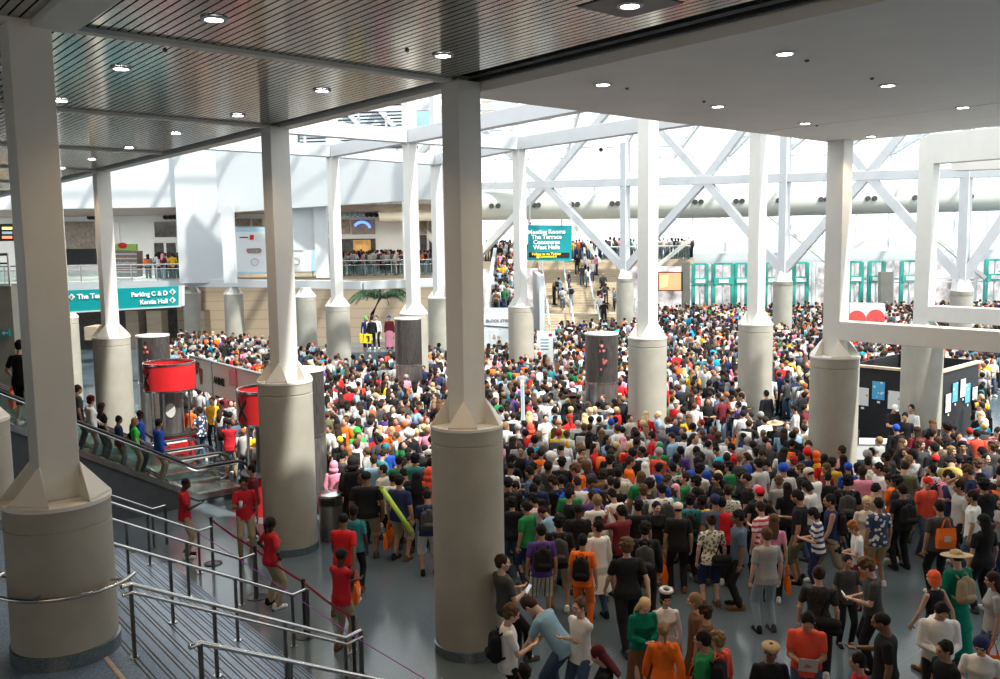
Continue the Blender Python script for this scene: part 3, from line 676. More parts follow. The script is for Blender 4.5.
# ================================================================== ESCALATORS
ang_s=math.atan2(D2.y,D2.x)
def escalator(label,s0,s1,ntop=-1.2):
    r=thing('escalator',label,'escalator',S((s0+s1)/2,-8.9,0))
    def zi(n): # incline base height
        return max(0.,(n+8.05)*math.tan(math.radians(30)))
    ns=[-9.15,-8.5,-8.05,-7.6]+[-7+k*.8 for k in range(8)]
    ns=[n for n in ns if n<ntop]+[ntop,ntop+1.6]
    zt=zi(ntop)
    def zb(n): return min(zi(n),zt)
    for s_,nm in((s0,'side_truss'),(s1,'side_truss')):
        poly=[S(s_,n,zb(n)+.16) for n in ns]+[S(s_,n,max(0.,zb(n)-5)) for n in reversed(ns)]
        loc_part(nm,MB().prism(poly,D2*.1),'clad',r)
        poly=[S(s_-.02,n,zb(n)+.30) for n in ns]+[S(s_-.02,n,zb(n)+.14) for n in reversed(ns)]
        loc_part('skirt_strip',MB().prism(poly,D2*.16),'steel',r)
        poly=[S(s_+.05,n,zb(n)+.96) for n in ns]+[S(s_+.05,n,zb(n)+.28) for n in reversed(ns)]
        loc_part('glass_balustrade',MB().prism(poly,D2*.012),'glass',r)
        curl=[S(s_+.05,-9.15-.36*math.sin(a),.60+.38*math.cos(a)) for a in [PI*k/8 for k in range(8,-1,-1)]]
        pts=curl+[S(s_+.05,n,zb(n)+.98) for n in ns[1:]]
        loc_part('handrail',MB().tube(pts,.042,10),'rub',r,True)
        loc_part('rail_guide',MB().tube([p-Z0*.06 for p in pts[8:]],.03,8),'steel',r,True)
    mb=MB(); n=-8.1; k=0
    ang=ang_s
    mb.box(S((s0+s1)/2+.05,-8.75,.09),(s1-s0-.1,1.3,.18),ang)
    loc_part('landing_plate',mb,'steel',r)
    n=-8.05
    while n<ntop:
        z=(n+8.05)*math.tan(math.radians(30)); mb=MB(); mb.box(S((s0+s1)/2+.05,n+.2,z-.02+.12),(s1-s0-.12,.40,.24),ang)
        loc_part('step',mb,'clad',r); mb=MB(); mb.box(S((s0+s1)/2+.05,n+.01,z+.245),(s1-s0-.12,.03,.01),ang); loc_part('step_edge',mb,'paper',r); n+=.4
    return r
escalator('escalator with glass sides descending at the left, the nearer one carrying riders',-24.3,-23.0)
escalator('second escalator behind the rider carrying one, with chrome handrail loops',-26.8,-25.5)
# ---- steel handrails of the staircase
dA=S(0,0,0)+(Vector((-4.35,10.15,2.8))-Vector((-2.36,12.82,.9)))
def stair_z(p):
    n=p.x*N2.x+p.y*N2.y; k=math.floor((n-NB)/TR)+1
    return max(0.,min(NT+1,k))*RI
def rail(label,a,b,thick=.026,double=False,mids=3,tail=.32):
    r=thing('handrail',label,'handrail',tz(b,0))
    d=(b-a); dh=Vector((d.x,d.y,0)).normalized()
    pts=[a-dh*.12,a,b,b+dh*tail]
    loc_part('top_rail',MB().tube(pts,thick,10),'steel',r,True)
    if double: loc_part('second_rail',MB().tube([p-Z0*.09+dh.cross(Z0)*.03 for p in pts],thick*.9,10),'steel',r,True)
    for i in range(mids+1):
        t=i/float(mids); p=a.lerp(b,t); q=tz(p,stair_z(p))
        loc_part('post',MB().bar(q,p,.05,.035),'dsteel' ,r); loc_part('foot_plate',MB().cyl(q,.06,.02,16),'steel',r)
    q=pts[-1]; loc_part('end_post',MB().bar(tz(q,0),q,.06,.045),'dsteel',r)
    return r
bA=atz(345,638,.9); rail('double steel handrail starting at the nearest column, ends by the last belt post',bA+dA,bA,.028,True)
b=atz(292,595,.9); rail('steel handrail ending beside the second belt post',b+dA,b)
b=atz(240,559,.9); rail('steel handrail ending beside the first belt post',b+dA,b)
b=atz(198,531,.9); rail('steel handrail ending at the guard nearest the escalator',b+dA,b)
a=atz(200,643,2.8); rail('nearest steel handrail at the lower left corner of the photo',a,a-dA,.028)
b=atz(152,509,.9); r=rail('short steel loop rail against the escalator wall',b+dA*.6,b,.022,False,1)
# ring rail around the nearest column
rg=thing('ring_rail','curved steel rail wrapping round the nearest column','handrail',(-5.22,10.40,LZ))
pts=[Vector((.80*math.cos(a),.80*math.sin(a),.93)) for a in [math.radians(175+k*8.5) for k in range(23)]]
obj('curved_rail',MB().tube(pts,.026,10),'steel',rg,True)
for a in (180,268,350): c=Vector((math.cos(math.radians(a)),math.sin(math.radians(a)),0)); obj('bracket',MB().tube([c*.58+Z0*.9,c*.80+Z0*.92],.016,8),'steel',rg)
obj('end_post',MB().bar((-.98,.06,0),(-.98,.06,.95),.05,.05),'dsteel',rg); obj('link_rail',MB().tube([(-.8,.07,.93),(-1.1,.05,.93),(-1.6,-.1,.93)],.026,8),'steel',rg)
# ---- belt barrier posts
PS=[(211,518,1),(255,547,2),(303,580,3),(353,616,4)]
pp=[]
for k,(x,y,i) in enumerate(PS):
    p=atz(x,y,1.0); p.z=0; pp.append(p)
    r=thing('barrier_post','black belt barrier post '+['nearest the escalator','between the two middle guards','next after the guard with hands on hips','beside the guard in the black cap'][k],'barrier post',p,0,'belt barrier posts')
    obj('base_disc',MB().lathe((0,0,0),[(.19,0),(.19,.015),(.15,.03),(.03,.045)],28),'rub',r,True)
    obj('pole',MB().cyl((0,0,.03),.03,.93),'rub',r,True); obj('belt_head',MB().lathe((0,0,.93),[(.036,0),(.036,.09),(.025,.1)],20),'black',r,True)
for k in range(3):
    a=pp[k]+Z0*.96; b=pp[k+1]+Z0*.96; mb=MB(); m_=(a+b)/2-Z0*.03
    mb.bar(a,m_,.004,.05); mb.bar(m_,b,.004,.05); o=obj('barrier_belt',mb,'belt',org=a)
    tag(o,'red belt between '+['the first and second barrier posts from the escalator','the second and third barrier posts from the escalator','the third barrier post and the one by the black capped guard'][k],'barrier belt')
cord=[atz(200,534,.9),atz(240,560,.88),atz(294,596,.85),atz(355,637,.9),atz(430,682,.75)]
o=obj('purple_cord',MB().tube(cord,.008,6),'purple'); tag(o,'thin purple cord tied along the ends of the handrails','cord')
# ---- litter bin
p=atz(332,539,0); r=thing('litter_bin','round grey steel litter bin beside the kiosk column foot','litter bin',p)
mb=MB().lathe((0,0,0),[(.25,0),(.27,.03),(.27,.82)],36); obj('body',mb,'bsteel',r,True)
obj('opening',MB().box((0,-.26,.92),(.3,.05,.12)),'void',r); obj('collar',MB().lathe((0,0,.82),[(.27,0),(.27,.2)],36),'dsteel',r,True)
obj('lid',MB().lathe((0,0,1.02),[(.29,0),(.29,.05),(.2,.1),(.05,.11)],36),'steel',r,True)
# ---- clad cylinders beside columns
def clad(label,cx,y,rpx,h=3.62,art=True,R=.56):
    Y=None; p=atz(cx,y,h); 
    r=thing('clad_cylinder',label,'display cylinder',tz(p,0))
    obj('lower_panel',MB().cyl((0,0,0),R,1.95,40),'bsteel',r,True); obj('joint_band',MB().cyl((0,0,1.93),R+.012,.07,40),'steel',r,True)
    obj('upper_wrap',MB().cyl((0,0,2.0),R-.005,h-2.0,40),'dsteel',r,True); obj('top_disc',MB().cyl((0,0,h-.04),R+.015,.05,40),'cream',r,True)
    if art:
        pts=[]; mb=MB()
        for k in range(8):
            a0=-PI/2-.25+.06*k; a1=a0+.06
            hh=.45+.18*math.sin(k*.8)
            q=[Vector(((R+.006)*math.cos(a),(R+.006)*math.sin(a),2.85+s_*hh)) for a,s_ in((a0,-1),(a1,-1),(a1,1),(a0,1))]
            mb.prism(q,(q[0]*.01).xy.to_3d())
        obj('print_figure',mb,'art',r)
    return r
clad('steel clad cylinder with a figure print on dark mesh in mid hall',601.5,333,17)
clad('dark clad cylinder with a plain mesh upper half, in front of the palm side column',407.8,318,13,h=3.8,art=False,R=.53)
clad('dark clad cylinder between the teal sign column and the first red drum kiosk',152.5,335,17)
clad('dark clad cylinder half hidden behind the column next to the litter bin',301,369,26,art=False)
# ---- red drum kiosks
def kiosk(label,cx,cy,rpx,zt=3.2,counter=True):
    p=atz(cx,cy,zt); p.z=0; r=thing('drum_kiosk',label,'kiosk',p); R=.76
    obj('drum_banner',MB().lathe((0,0,zt-.85),[(R,0),(R,.8),(R-.02,.8),(R-.02,0)],48,False),'red',r,True)
    for z in (zt-.86,zt-.05): obj('drum_rim',MB().lathe((0,0,z),[(R-.03,0),(R+.015,0),(R+.015,.06),(R-.03,.06),(R-.03,0)],48,False),'steel',r,True)
    obj('counter',MB().lathe((0,0,0),[(R-.1,0),(R-.1,.95),(R-.02,.96),(R-.02,1.0)],40),'red',r,True); obj('counter_top',MB().cyl((0,0,1.0),R,.03,40),'black',r,True)
    obj('poster_core',MB().cyl((0,0,1.0),.36,zt-1.9,32),'bsteel',r,True)
    obj('poster_emblem',MB().prism([Vector((.372*math.cos(a)*1,-.37*1,0))*0+Vector((.15*math.cos(a)+.1,-.375,1.75+.22*math.sin(a))) for a in [2*PI*k/20 for k in range(20)]],(0,.02,0)),'banner',r)
    for k in range(4):
        a=PI/4+k*PI/2+.3; obj('leg',MB().tube([(R*math.cos(a),R*math.sin(a),0),(R*math.cos(a),R*math.sin(a),zt-.85)],.03,8),'steel',r,True)
    # black x emblem wrapped on the drum
    for s_,nm in((1,'emblem_stroke'),(-1,'emblem_stroke')):
        mb=MB()
        for a0,flip in ((-PI/2-.75,1),):
            for j in range(6):
                t0=j/6.; t1=(j+1)/6.
                A=[a0+.5*(t0-.5),a0+.5*(t1-.5)]; Zs=[zt-.45+s_*.3*(t0-.5)*1.6,zt-.45+s_*.3*(t1-.5)*1.6]
                q=[Vector(((R+.004)*math.cos(a),(R+.004)*math.sin(a),z+dz)) for a,z,dz in((A[0],Zs[0],-.06),(A[1],Zs[1],-.06),(A[1],Zs[1],.06),(A[0],Zs[0],.06))]
                mb.prism(q,(q[0]*.012).xy.to_3d())
        obj(nm,mb,'black',r)
    return r
kiosk('red drum kiosk with black cross emblem, the farther one near the clad cylinder',169,362,24)
kiosk('red drum kiosk partly hidden behind the column with the litter bin',268,388,26,3.15)
# ---- white anime banner fence
b0=atz(190,356,2.95); b1=atz(262,374,2.95); bd=(b1-b0).normalized(); nb=Vector((bd.y,-bd.x,0)); 
if nb.y>0: nb=-nb
r=thing('banner_fence','long white banner reading ANIME with a red figure print, left of a column','banner',b0)
o_=b0
obj('banner_cloth',MB().prism([(0,0,0),b1-b0+bd*1.2,b1-b0+bd*1.2-Z0*1.1,-Z0*1.1],nb*-.06),'banner',r)
obj('top_tube',MB().tube([(0,0,0),b1-b0+bd*1.2],.04,8),'steel',r,True)
for k in range(4): q=(b1-b0)*(k/3.); obj('support_post',MB().tube([q-Z0*2.95,q],.035,8),'steel',r)
az=math.atan2(bd.y,bd.x)
t=text('lettering','ANIME',.30,'void',r,bd*2.15-Z0*.60+nb*.02,bold=.02); t.rotation_euler=(PI/2,0,az)
mb=MB()
for k,(u0,u1,z0,z1) in enumerate(((.25,.9,-.1,-.35),(.15,.45,-.35,-.7),(.8,1.15,-.3,-.85),(.45,.8,-.35,-.55))):
    mb.prism([bd*u0+Z0*z0+nb*.01,bd*u1+Z0*(z0-.05)+nb*.01,bd*(u1-.08)+Z0*z1+nb*.01,bd*(u0+.1)+Z0*(z1-.05)+nb*.01],nb*.005)
M['rbrown']=noisy('dark_red_print',(.25,.05,.04),.6,amt=.4,scale=9); obj('figure_print',mb,'rbrown',r)
obj('red_square',MB().prism([bd*3.45-Z0*.12+nb*.01,bd*4.1-Z0*.12+nb*.01,bd*4.1-Z0*.6+nb*.01,bd*3.45-Z0*.6+nb*.01],nb*.01),'red',r)
# ---- black booth with posters
bz=2.42
A_=atz(850,365.5,bz); B_=atz(936,373.5,bz); C_=atz(979,362,bz); 
bo=thing('exhibit_booth','black walled booth with white and blue drawings pinned outside, behind a column','booth',tz(B_,0)); o_=tz(B_,0)
def bp(p,z): return tz(p,z)-o_
in1=Vector((0,.12,0))
obj('wall_panel',MB().prism([bp(A_,0),bp(B_,0),bp(B_,bz),bp(A_,bz)],in1),'black',bo)
obj('wall_panel',MB().prism([bp(B_,0),bp(C_,0),bp(C_,bz),bp(B_,bz)],in1),'black',bo)
Dk=A_+(C_-B_); 
obj('back_wall_panel',MB().prism([bp(A_,0),bp(Dk,0),bp(Dk,bz+.05),bp(A_,bz+.05)],Vector((.1,0,0))),'black',bo)
obj('back_wall_panel',MB().prism([bp(Dk,0),bp(C_,0),bp(C_,bz+.05),bp(Dk,bz+.05)],in1),'black',bo)
obj('top_batten',MB().bar(bp(A_,bz+.02),bp(B_,bz+.02),.16,.08),'wood',bo); obj('top_batten',MB().bar(bp(B_,bz+.02),bp(C_,bz+.02),.16,.08),'wood',bo)
M['blue']=spots('blue_drawing',(.10,.42,.72),(.6,.75,.8),5,.25); M['draw']=spots('ink_drawing',(.80,.79,.75),(.62,.42,.30),4,.30)
def poster(P0,P1,t,w,z0,z1,mt,lab):
    d=(P1-P0); d.z=0; ln=d.length; d.normalize(); n=Vector((d.y,-d.x,0)); 
    if n.y>0: n=-n
    c=tz(P0,0)+d*ln*t+n*.03
    o=obj('pinned_drawing',MB().prism([c-d*w/2+Z0*z0,c+d*w/2+Z0*z0,c+d*w/2+Z0*z1,c-d*w/2+Z0*z1],n*.012),mt,org=c); tag(o,lab,'drawing','drawings pinned to the black booth')
    q=c+n*.015; obj('caption_card',MB().prism([q+d*(-.03)+Z0*(z0-.12)-c,q+d*.07+Z0*(z0-.12)-c,q+d*.07+Z0*(z0-.05)-c,q-d*.03+Z0*(z0-.05)-c],n*.005),'paper',o)
for t,z0,z1,mt,lb in ((.17,1.12,1.72,'draw','white drawing on the booth nearest the ceiling corner column'),(.36,1.38,1.98,'blue','blue drawing upper left on the booth front'),(.55,1.12,1.72,'draw','white drawing of a figure right of the upper left blue one'),(.76,1.38,1.98,'blue','pale blue drawing tucked against the booth column')):
    poster(A_,B_,t,.42,z0,z1,mt,lb)
for t,z0,z1,mt,lb in ((.27,1.05,1.65,'draw','white drawing on the booth side just right of the column'),(.42,1.32,1.95,'blue','blue drawing first on the booth side wall'),(.60,1.4,2.0,'draw','white drawing highest on the booth side wall'),(.72,1.15,1.8,'blue','blue drawing in the middle of the booth side wall'),(.90,1.0,1.6,'draw','white drawing at the far end of the booth side wall')):
    poster(B_,C_,t,.42,z0,z1,mt,lb)
# white table beside the plaster corner column
p=atz(872,441,.75); r=thing('folding_table','white cloth covered table between the column and the black booth','table',tz(p,0),math.radians(-8))
obj('tabletop',MB().box((0,0,.74),(1.7,.75,.03)),'paper',r); obj('cloth_skirt',MB().box((0,0,.5),(1.66,.71,.46)),'banner',r)
for sx in(-1,1):
    for sy in(-1,1): obj('leg',MB().tube([(sx*.75,sy*.3,0),(sx*.75,sy*.3,.72)],.018,8),'steel',r)
p=atz(1004,443,1.0); r=thing('barrier_rail','low white rail at the right edge beside the striped shirt','railing',tz(p,0))
for z in(.5,.75,1.): obj('rail_bar',MB().tube([(-.7,0,z),(2.4,.3,z)],.025,8),'white',r)
for x in(-.7,1.): obj('post',MB().tube([(x,.05,0),(x,.05,1.)],.03,8),'white',r)
# round picture banner
rb=thing('round_print_banner','white panel with two red round prints right of the ceiling corner column','banner',atY(869,315,42)); rb.location.z=0
o_=Vector(rb.location); P=lambda x,y,d=0:atY(x,y,42-d)-o_
obj('panel',MB().prism([P(850,303),P(885,303.5),P(885,340),P(850,340)],Y0*.3),'banner',rb)
M['pinkp']=spots('red_pink_print',(.70,.08,.07),(.85,.6,.55),3.,.3,(.2,.1,.1))
for x,y in((857,319.5),(876,318.5)): obj('round_print',MB().prism([P(x+9*math.cos(a),y+9*math.sin(a),.05) for a in [2*PI*k/28 for k in range(28)]],Y0*.03),'pinkp',rb)
for px in (850,885): obj('leg',MB().prism([P(px,330),P(px+1,330),P(px+1,365),P(px,365)],Y0*.1),'steel',rb)
# teal roll-up at booth and column side cylinders far away
# ---- ceiling lights
LT=[(214,18.5,'slat ceiling, nearest the top of the photo'),(121,68,'slat ceiling, right of the nearest column shaft'),(61,100,'slat ceiling, touching the nearest column shaft'),(630,5,'slat ceiling, in a square plate near the plaster edge'),(322,90,'slat ceiling, between two front shafts'),(443,55,'slat ceiling, above the central column'),(238,115,'slat ceiling, just left of the second shaft'),(176,133,'slat ceiling, halfway to the far shaft'),(129,147.5,'slat ceiling, above the left wall edge'),(92,159,'slat ceiling, above the teal sign column'),(62,168,'slat ceiling, lowest and farthest left'),
(785,53,'plaster ceiling, brightest and nearest'),(888,85,'plaster ceiling, right of centre'),(603,84,'plaster ceiling, left edge near the central column'),(718,106,'plaster ceiling, above the bright faced column'),(805,123,'plaster ceiling, left of the corner column top'),(871,136,'plaster ceiling, just right of the corner column top'),(963,107,'plaster ceiling, far right above the frame beam')]
for x,y,lb in LT:
    z=CZ-.035 if 'slat' in lb else CZ-.19; p=atz(x,y,z+.03); r=thing('ceiling_light','round downlight in the '+lb,'ceiling light',p,0,'recessed downlights')
    obj('trim_ring',MB().lathe((0,0,-.02),[(.10,0),(.14,0),(.15,.02),(.1,.02),(.10,0)],28,False),'white',r,True)
    obj('lens',MB().cyl((0,0,-.010),.115,.008,24),'lamp',r)
    if (x,y)==(630,5): obj('square_plate',MB().box((0,0,.0),(.8,.8,.01),ROT),'clad',r)
    ld=bpy.data.lights.new('downlight','SPOT'); ld.energy=40 if (x,y)==(443,55) else 170; ld.color=(1,.72,.44); ld.spot_size=math.radians(125); ld.spot_blend=.8; ld.shadow_soft_size=.1
    lo=bpy.data.objects.new('downlight',ld); COL.objects.link(lo); lo.location=p-Z0*.06
for x,y in((627,88),(704,101),(807,60),(872,78),(817,125),(165,50),(407,50)):
    p=atz(x,y,CZ-(.16 if x>560 else 0)); o=obj('sprinkler_head',MB().lathe(tuple(p-Z0*.03),[(.012,0),(.03,.015),(.03,.03)],12),'dsteel',org=p); tag(o,'small sprinkler head in the ceiling near '+('the central column side downlight' if x<640 and x>600 else 'a downlight'),'sprinkler','ceiling sprinklers')

# pastel street scene beyond the doors
M['street']=noisy('street_facade',(.55,.50,.50),.8,amt=.75,scale=.9)
mb=MB(); mb.box((30,90,2.3),(90,.5,4.6)); struct('exterior',mb,'street')
tp_=thing('toy_blade','tall pale blue and white cardboard blade standing up out of the crowd',"prop",atz(523,425,1.3))
obj('blade',MB().prism([(-.09,0,-.2),(.16,0,-.25),(.06,0,.3),(.05,0,1.35),(-.06,0,1.35),(-.05,0,.3)],(0,.05,0)),'banner',tp_)
obj('blue_edge',MB().prism([(-.02,-.01,-.15),(.03,-.01,-.15),(.02,-.01,1.2),(-.02,-.01,1.2)],(0,.01,0)),'pblue',tp_)
obj('shaft',MB().tube([(0,.02,-1.3),(0,.02,-.2)],.02,8),'steel',tp_)
# rest of the building shell, around and behind the camera
mb=MB(); mb.box((0,-11,4.8),(100,.4,9.6)); struct('wall_front',mb,'wallw')
mb=MB(); mb.box((42,10,4.8),(.4,44,9.6)); struct('wall_right',mb,'wallw')
mb=MB(); mb.box((-47,14,4.8),(.4,60,9.6)); struct('wall_far_left',mb,'wallw')
# ================================================================== PEOPLE
_tmpc=[0]
def remesh(mb,name,vox,smooth=2,keep=None):
    me=mb.mesh('tmp'); o=bpy.data.objects.new('tmp',me); COL.objects.link(o)
    m=o.modifiers.new('r','REMESH'); m.mode='VOXEL'; m.voxel_size=vox; m.use_smooth_shade=True
    if smooth: s=o.modifiers.new('s','SMOOTH'); s.factor=.5; s.iterations=smooth
    dg=bpy.context.evaluated_depsgraph_get(); out=bpy.data.meshes.new_from_object(o.evaluated_get(dg)); out.name=name
    bpy.data.objects.remove(o); bpy.data.meshes.remove(me)
    out.materials.clear(); return out
def ik(a,c,l1,l2,pole):
    d=c-a; L_=d.length
    if L_>l1+l2-.005: c=a+d*((l1+l2-.005)/L_); d=c-a; L_=d.length
    x=(l1*l1-l2*l2+L_*L_)/(2*L_); h=math.sqrt(max(0,l1*l1-x*x)); dn=d/L_
    p=(Vector(pole)-dn*Vector(pole).dot(dn)).normalized(); return a+dn*x+p*h,c
# pose: lean(deg fwd), pel (x,y,z), feet L/R (x,y,z of ankle), hands L/R in torso space, poles, head pitch(deg down), yaw
PO={
'stand':dict(hl=(-.25,.03,.83),hr=(.25,.03,.83),hp=8),
'look':dict(hl=(-.25,.03,.83),hr=(.24,.05,.84),hp=-4,yaw=35,fl=(-.11,.03),fr=(.13,-.06)),
'phone':dict(hl=(-.06,.27,1.13),hr=(.07,.27,1.12),hp=32,lean=3),
'one':dict(hl=(-.25,.02,.83),hr=(.10,.30,1.18),hp=20,yaw=-8),
'photo':dict(hl=(-.08,.30,1.50),hr=(.09,.30,1.50),hp=2),
'cross':dict(hl=(.13,.20,1.19),hr=(-.13,.22,1.22),hp=5,fl=(-.13,.02),fr=(.12,-.02)),
'walk':dict(hl=(-.24,.22,.88),hr=(.24,-.17,.87),fl=(-.09,-.27),fr=(.09,.28),hp=6,lean=3),
'hip':dict(hl=(-.20,.05,1.0),hr=(.20,.05,1.0),hp=0,yaw=25,fl=(-.14,0),fr=(.14,0)),
'head':dict(hl=(-.24,.04,.84),hr=(.08,.02,1.80),hp=10,yaw=-10),
'bend':dict(hl=(-.18,.22,.78),hr=(.16,.20,.76),hp=35,lean=38,pel=(0,-.14,.93)),
'leanw':dict(hl=(-.06,.26,1.14),hr=(.10,.24,1.10),hp=6,lean=-8,pel=(0,-.02,.90),fl=(-.1,.22),fr=(.12,.26),yaw=-30),
'ride':dict(hl=(-.30,.22,.98),hr=(.25,.05,.84),hp=10,yaw=20),
'sit':dict(hl=(-.14,.34,.97),hr=(.14,.34,.97),hp=12,lean=18,pel=(0,-.12,.46),fl=(-.16,.22),fr=(.16,.24)),
}
class Body:
    def __init__(s,name):
        d=PO[name]; s.name=name; s.P=Vector(d.get('pel',(0,0,.95))); a=math.radians(-d.get('lean',0))
        s.R=Matrix.Rotation(a,3,'X')
        s.hipL=s.P+Vector((-.09,0,-.04)); s.hipR=s.P+Vector((.09,0,-.04))
        def foot(k,sx):
            f=d.get(k,(sx*.12,0)); return Vector((f[0],f[1],.085))
        s.ankL=foot('fl',-1); s.ankR=foot('fr',1)
        s.kneL,s.ankL=ik(s.hipL,s.ankL,.44,.43,(-.15,1,0.05)); s.kneR,s.ankR=ik(s.hipR,s.ankR,.44,.43,(.15,1,.05))
        s.shL=s.T(-.170,0,1.395); s.shR=s.T(.170,0,1.395)
        hl=s.T(*d['hl']) if name not in('bend','sit') else s.P+Vector((d['hl'][0],d['hl'][1]+.3,d['hl'][2]-.95+ (.0)))
        hr=s.T(*d['hr']) if name not in('bend','sit') else s.P+Vector((d['hr'][0],d['hr'][1]+.3,d['hr'][2]-.95))
        pl=(-.6,-.8,-.4); prr=(.6,-.8,-.4)
        if name=='head': prr=(1,.3,.3)
        if name=='photo': pl=(-.6,.2,-1); prr=(.6,.2,-1)
        if name=='hip': pl=(-1,-.5,0); prr=(1,-.5,0)
        s.elL,s.wrL=ik(s.shL,hl,.29,.25,pl); s.elR,s.wrR=ik(s.shR,hr,.29,.25,prr)
        s.neck=s.T(0,-.005,1.46)
        s.HR=Matrix.Rotation(math.radians(d.get('yaw',0)),3,'Z')@Matrix.Rotation(math.radians(-d.get('hp',0)),3,'X')@(s.R if name in('bend',) else Matrix.Rotation(a*.4,3,'X'))
        s.head=s.neck+Matrix.Rotation(a*.8,3,'X')@Vector((0,.015,.06))+s.HR@Vector((0,.01,.115))
    def T(s,x,y,z): return s.P+s.R@Vector((x,y,z-.95))
    def rings(s,data,off=0.):
        X=s.R@X0; Y=s.R@Y0
        return [(s.T(0,yo,z),X*(hw+off),Y*(hd+off)) for z,hw,hd,yo in data]
TOR=[(.82,.10,.08,0),(.87,.150,.105,-.005),(.95,.162,.112,-.008),(1.02,.150,.100,0),(1.12,.138,.092,.004),(1.24,.152,.104,.006),(1.33,.168,.108,.004),(1.395,.168,.098,-.004),(1.44,.128,.080,-.006),(1.475,.07,.058,-.004)]
FTOR=[(.82,.10,.08,0),(.87,.158,.108,-.005),(.94,.170,.115,-.01),(1.02,.145,.100,0),(1.10,.120,.086,.004),(1.20,.135,.10,.01),(1.28,.150,.122,.024),(1.36,.155,.100,.004),(1.40,.155,.086,-.004),(1.44,.11,.068,-.006),(1.475,.062,.052,-.004)]
def hand(mb,w,el,side,cur):
    d=(w-el).normalized(); n=Vector(cur); n=(n-d*n.dot(d)).normalized(); sd=d.cross(n)*side
    Rm=Matrix((sd,d,n)).transposed(); mb.ell(w+d*.048,(.040,.055,.017),Rm,12,8)
    for k,(o,l) in enumerate(((.029,.036),(.010,.042),(-.010,.039),(-.028,.030))):
        b=w+d*.088+sd*o; m=b+(d*.9+n*.35).normalized()*l; e=m+(d*.55+n*.85).normalized()*l*.8
        mb.cap(b,m,.0095,.0088,8); mb.cap(m,e,.0088,.0075,8)
    b=w+d*.028+sd*.032; m=b+(d*.6+sd*.75+n*.25).normalized()*.036; e=m+(d*.8+sd*.2+n*.5).normalized()*.028
    mb.cap(b,m,.012,.0105,8); mb.cap(m,e,.0105,.0088,8)
_bd={}
def body(pn):
    if pn not in _bd: _bd[pn]=Body(pn)
    return _bd[pn]
_me={}
def body_mesh(pn,fem):
    k=('b',pn,fem)
    if k in _me: return _me[k]
    s=body(pn); mb=MB(); mb.loft(s.rings(FTOR if fem else TOR,-.012),18)
    th=.082 if not fem else .084
    for h,kn,an in((s.hipL,s.kneL,s.ankL),(s.hipR,s.kneR,s.ankR)):
        mb.cap(h,kn,th,.054,12); mb.cap(kn,an,.052,.034,12); c=kn.lerp(an,.3)-Vector((0,.018,0)); mb.cap(c-(an-kn)*.12,c+(an-kn)*.16,.046,.040,10)
        mb.cap(an,an+Vector((0,.10,-.045)),.035,.028,10); mb.cap(an,an+Vector((0,-.035,-.04)),.034,.03,10)
    for sh,el,wr,sd in((s.shL,s.elL,s.wrL,1),(s.shR,s.elR,s.wrR,-1)):
        q_=.050 if not fem else .043; mb.ell(sh,(q_,q_,q_)); mb.cap(sh,el,.052 if not fem else .043,.038 if not fem else .032,12); mb.cap(el,el.lerp(wr,.3),.038,.039 if not fem else .033,12); mb.cap(el.lerp(wr,.25),wr,.038 if not fem else .032,.024,12)
        cur=Vector((-sd*0+ (1 if sd>0 else -1),.25,0)) if wr.z<1.0 and wr.y<.28 else Vector((0,-.2,1)) if wr.z<1.3 else Vector((0,1,.0))
        hand(mb,wr,el,sd,cur)
    mb.cap(s.T(0,-.01,1.43),s.head-s.HR@Vector((0,.02,.05)),.058 if not fem else .05,.052 if not fem else .046,14)
    R=s.HR; c=s.head
    def E(p,r,nu=18,nv=12): mb.ell(c+R@Vector(p),r,R,nu,nv)
    E((0,-.012,.028),(.076,.094,.092)); E((0,.022,-.028),(.062,.070,.086)); E((0,.052,-.086),(.030,.030,.024)); E((0,.060,-.052),(.036,.028,.03))
    mb.cap(c+R@Vector((0,.086,.012)),c+R@Vector((0,.104,-.022)),.009,.014,8); E((.012,.094,-.026),(.009,.01,.008)); E((-.012,.094,-.026),(.009,.01,.008))
    E((0,.078,.035),(.055,.018,.014)); E((0,.088,-.052),(.022,.010,.008))
    for sx in(-1,1): E((sx*.077,-.004,-.004),(.010,.020,.031)); E((sx*.045,.062,-.018),(.022,.020,.022))
    me=remesh(mb,'person_body',.0085,2)
    for i in range(3): me.materials.append(None)
    Ri=R.transposed(); n=len(me.polygons); ct=np.empty(n*3); me.polygons.foreach_get('center',ct); ct=ct.reshape(-1,3)-np.array(c)
    q=ct@np.array(Ri).T; mi=np.zeros(n,dtype=np.int32)
    for sx in(-1,1):
        mi[(np.abs(q[:,0]-sx*.031)<.0115)&(np.abs(q[:,2]-.004)<.0065)&(q[:,1]>.05)]=1
    mi[(np.abs(q[:,0])<.022)&(np.abs(q[:,2]+.052)<.008)&(q[:,1]>.07)]=2
    me.polygons.foreach_set('material_index',mi)
    m_=M['eye']; me.materials[1]=M['eye']; me.materials[2]=M['lip']
    _me[k]=me; return me
M['eye']=noisy('eye_and_brow_brown',(.03,.02,.018),.4); M['lip']=noisy('lip_tone',(.32,.12,.10),.5)
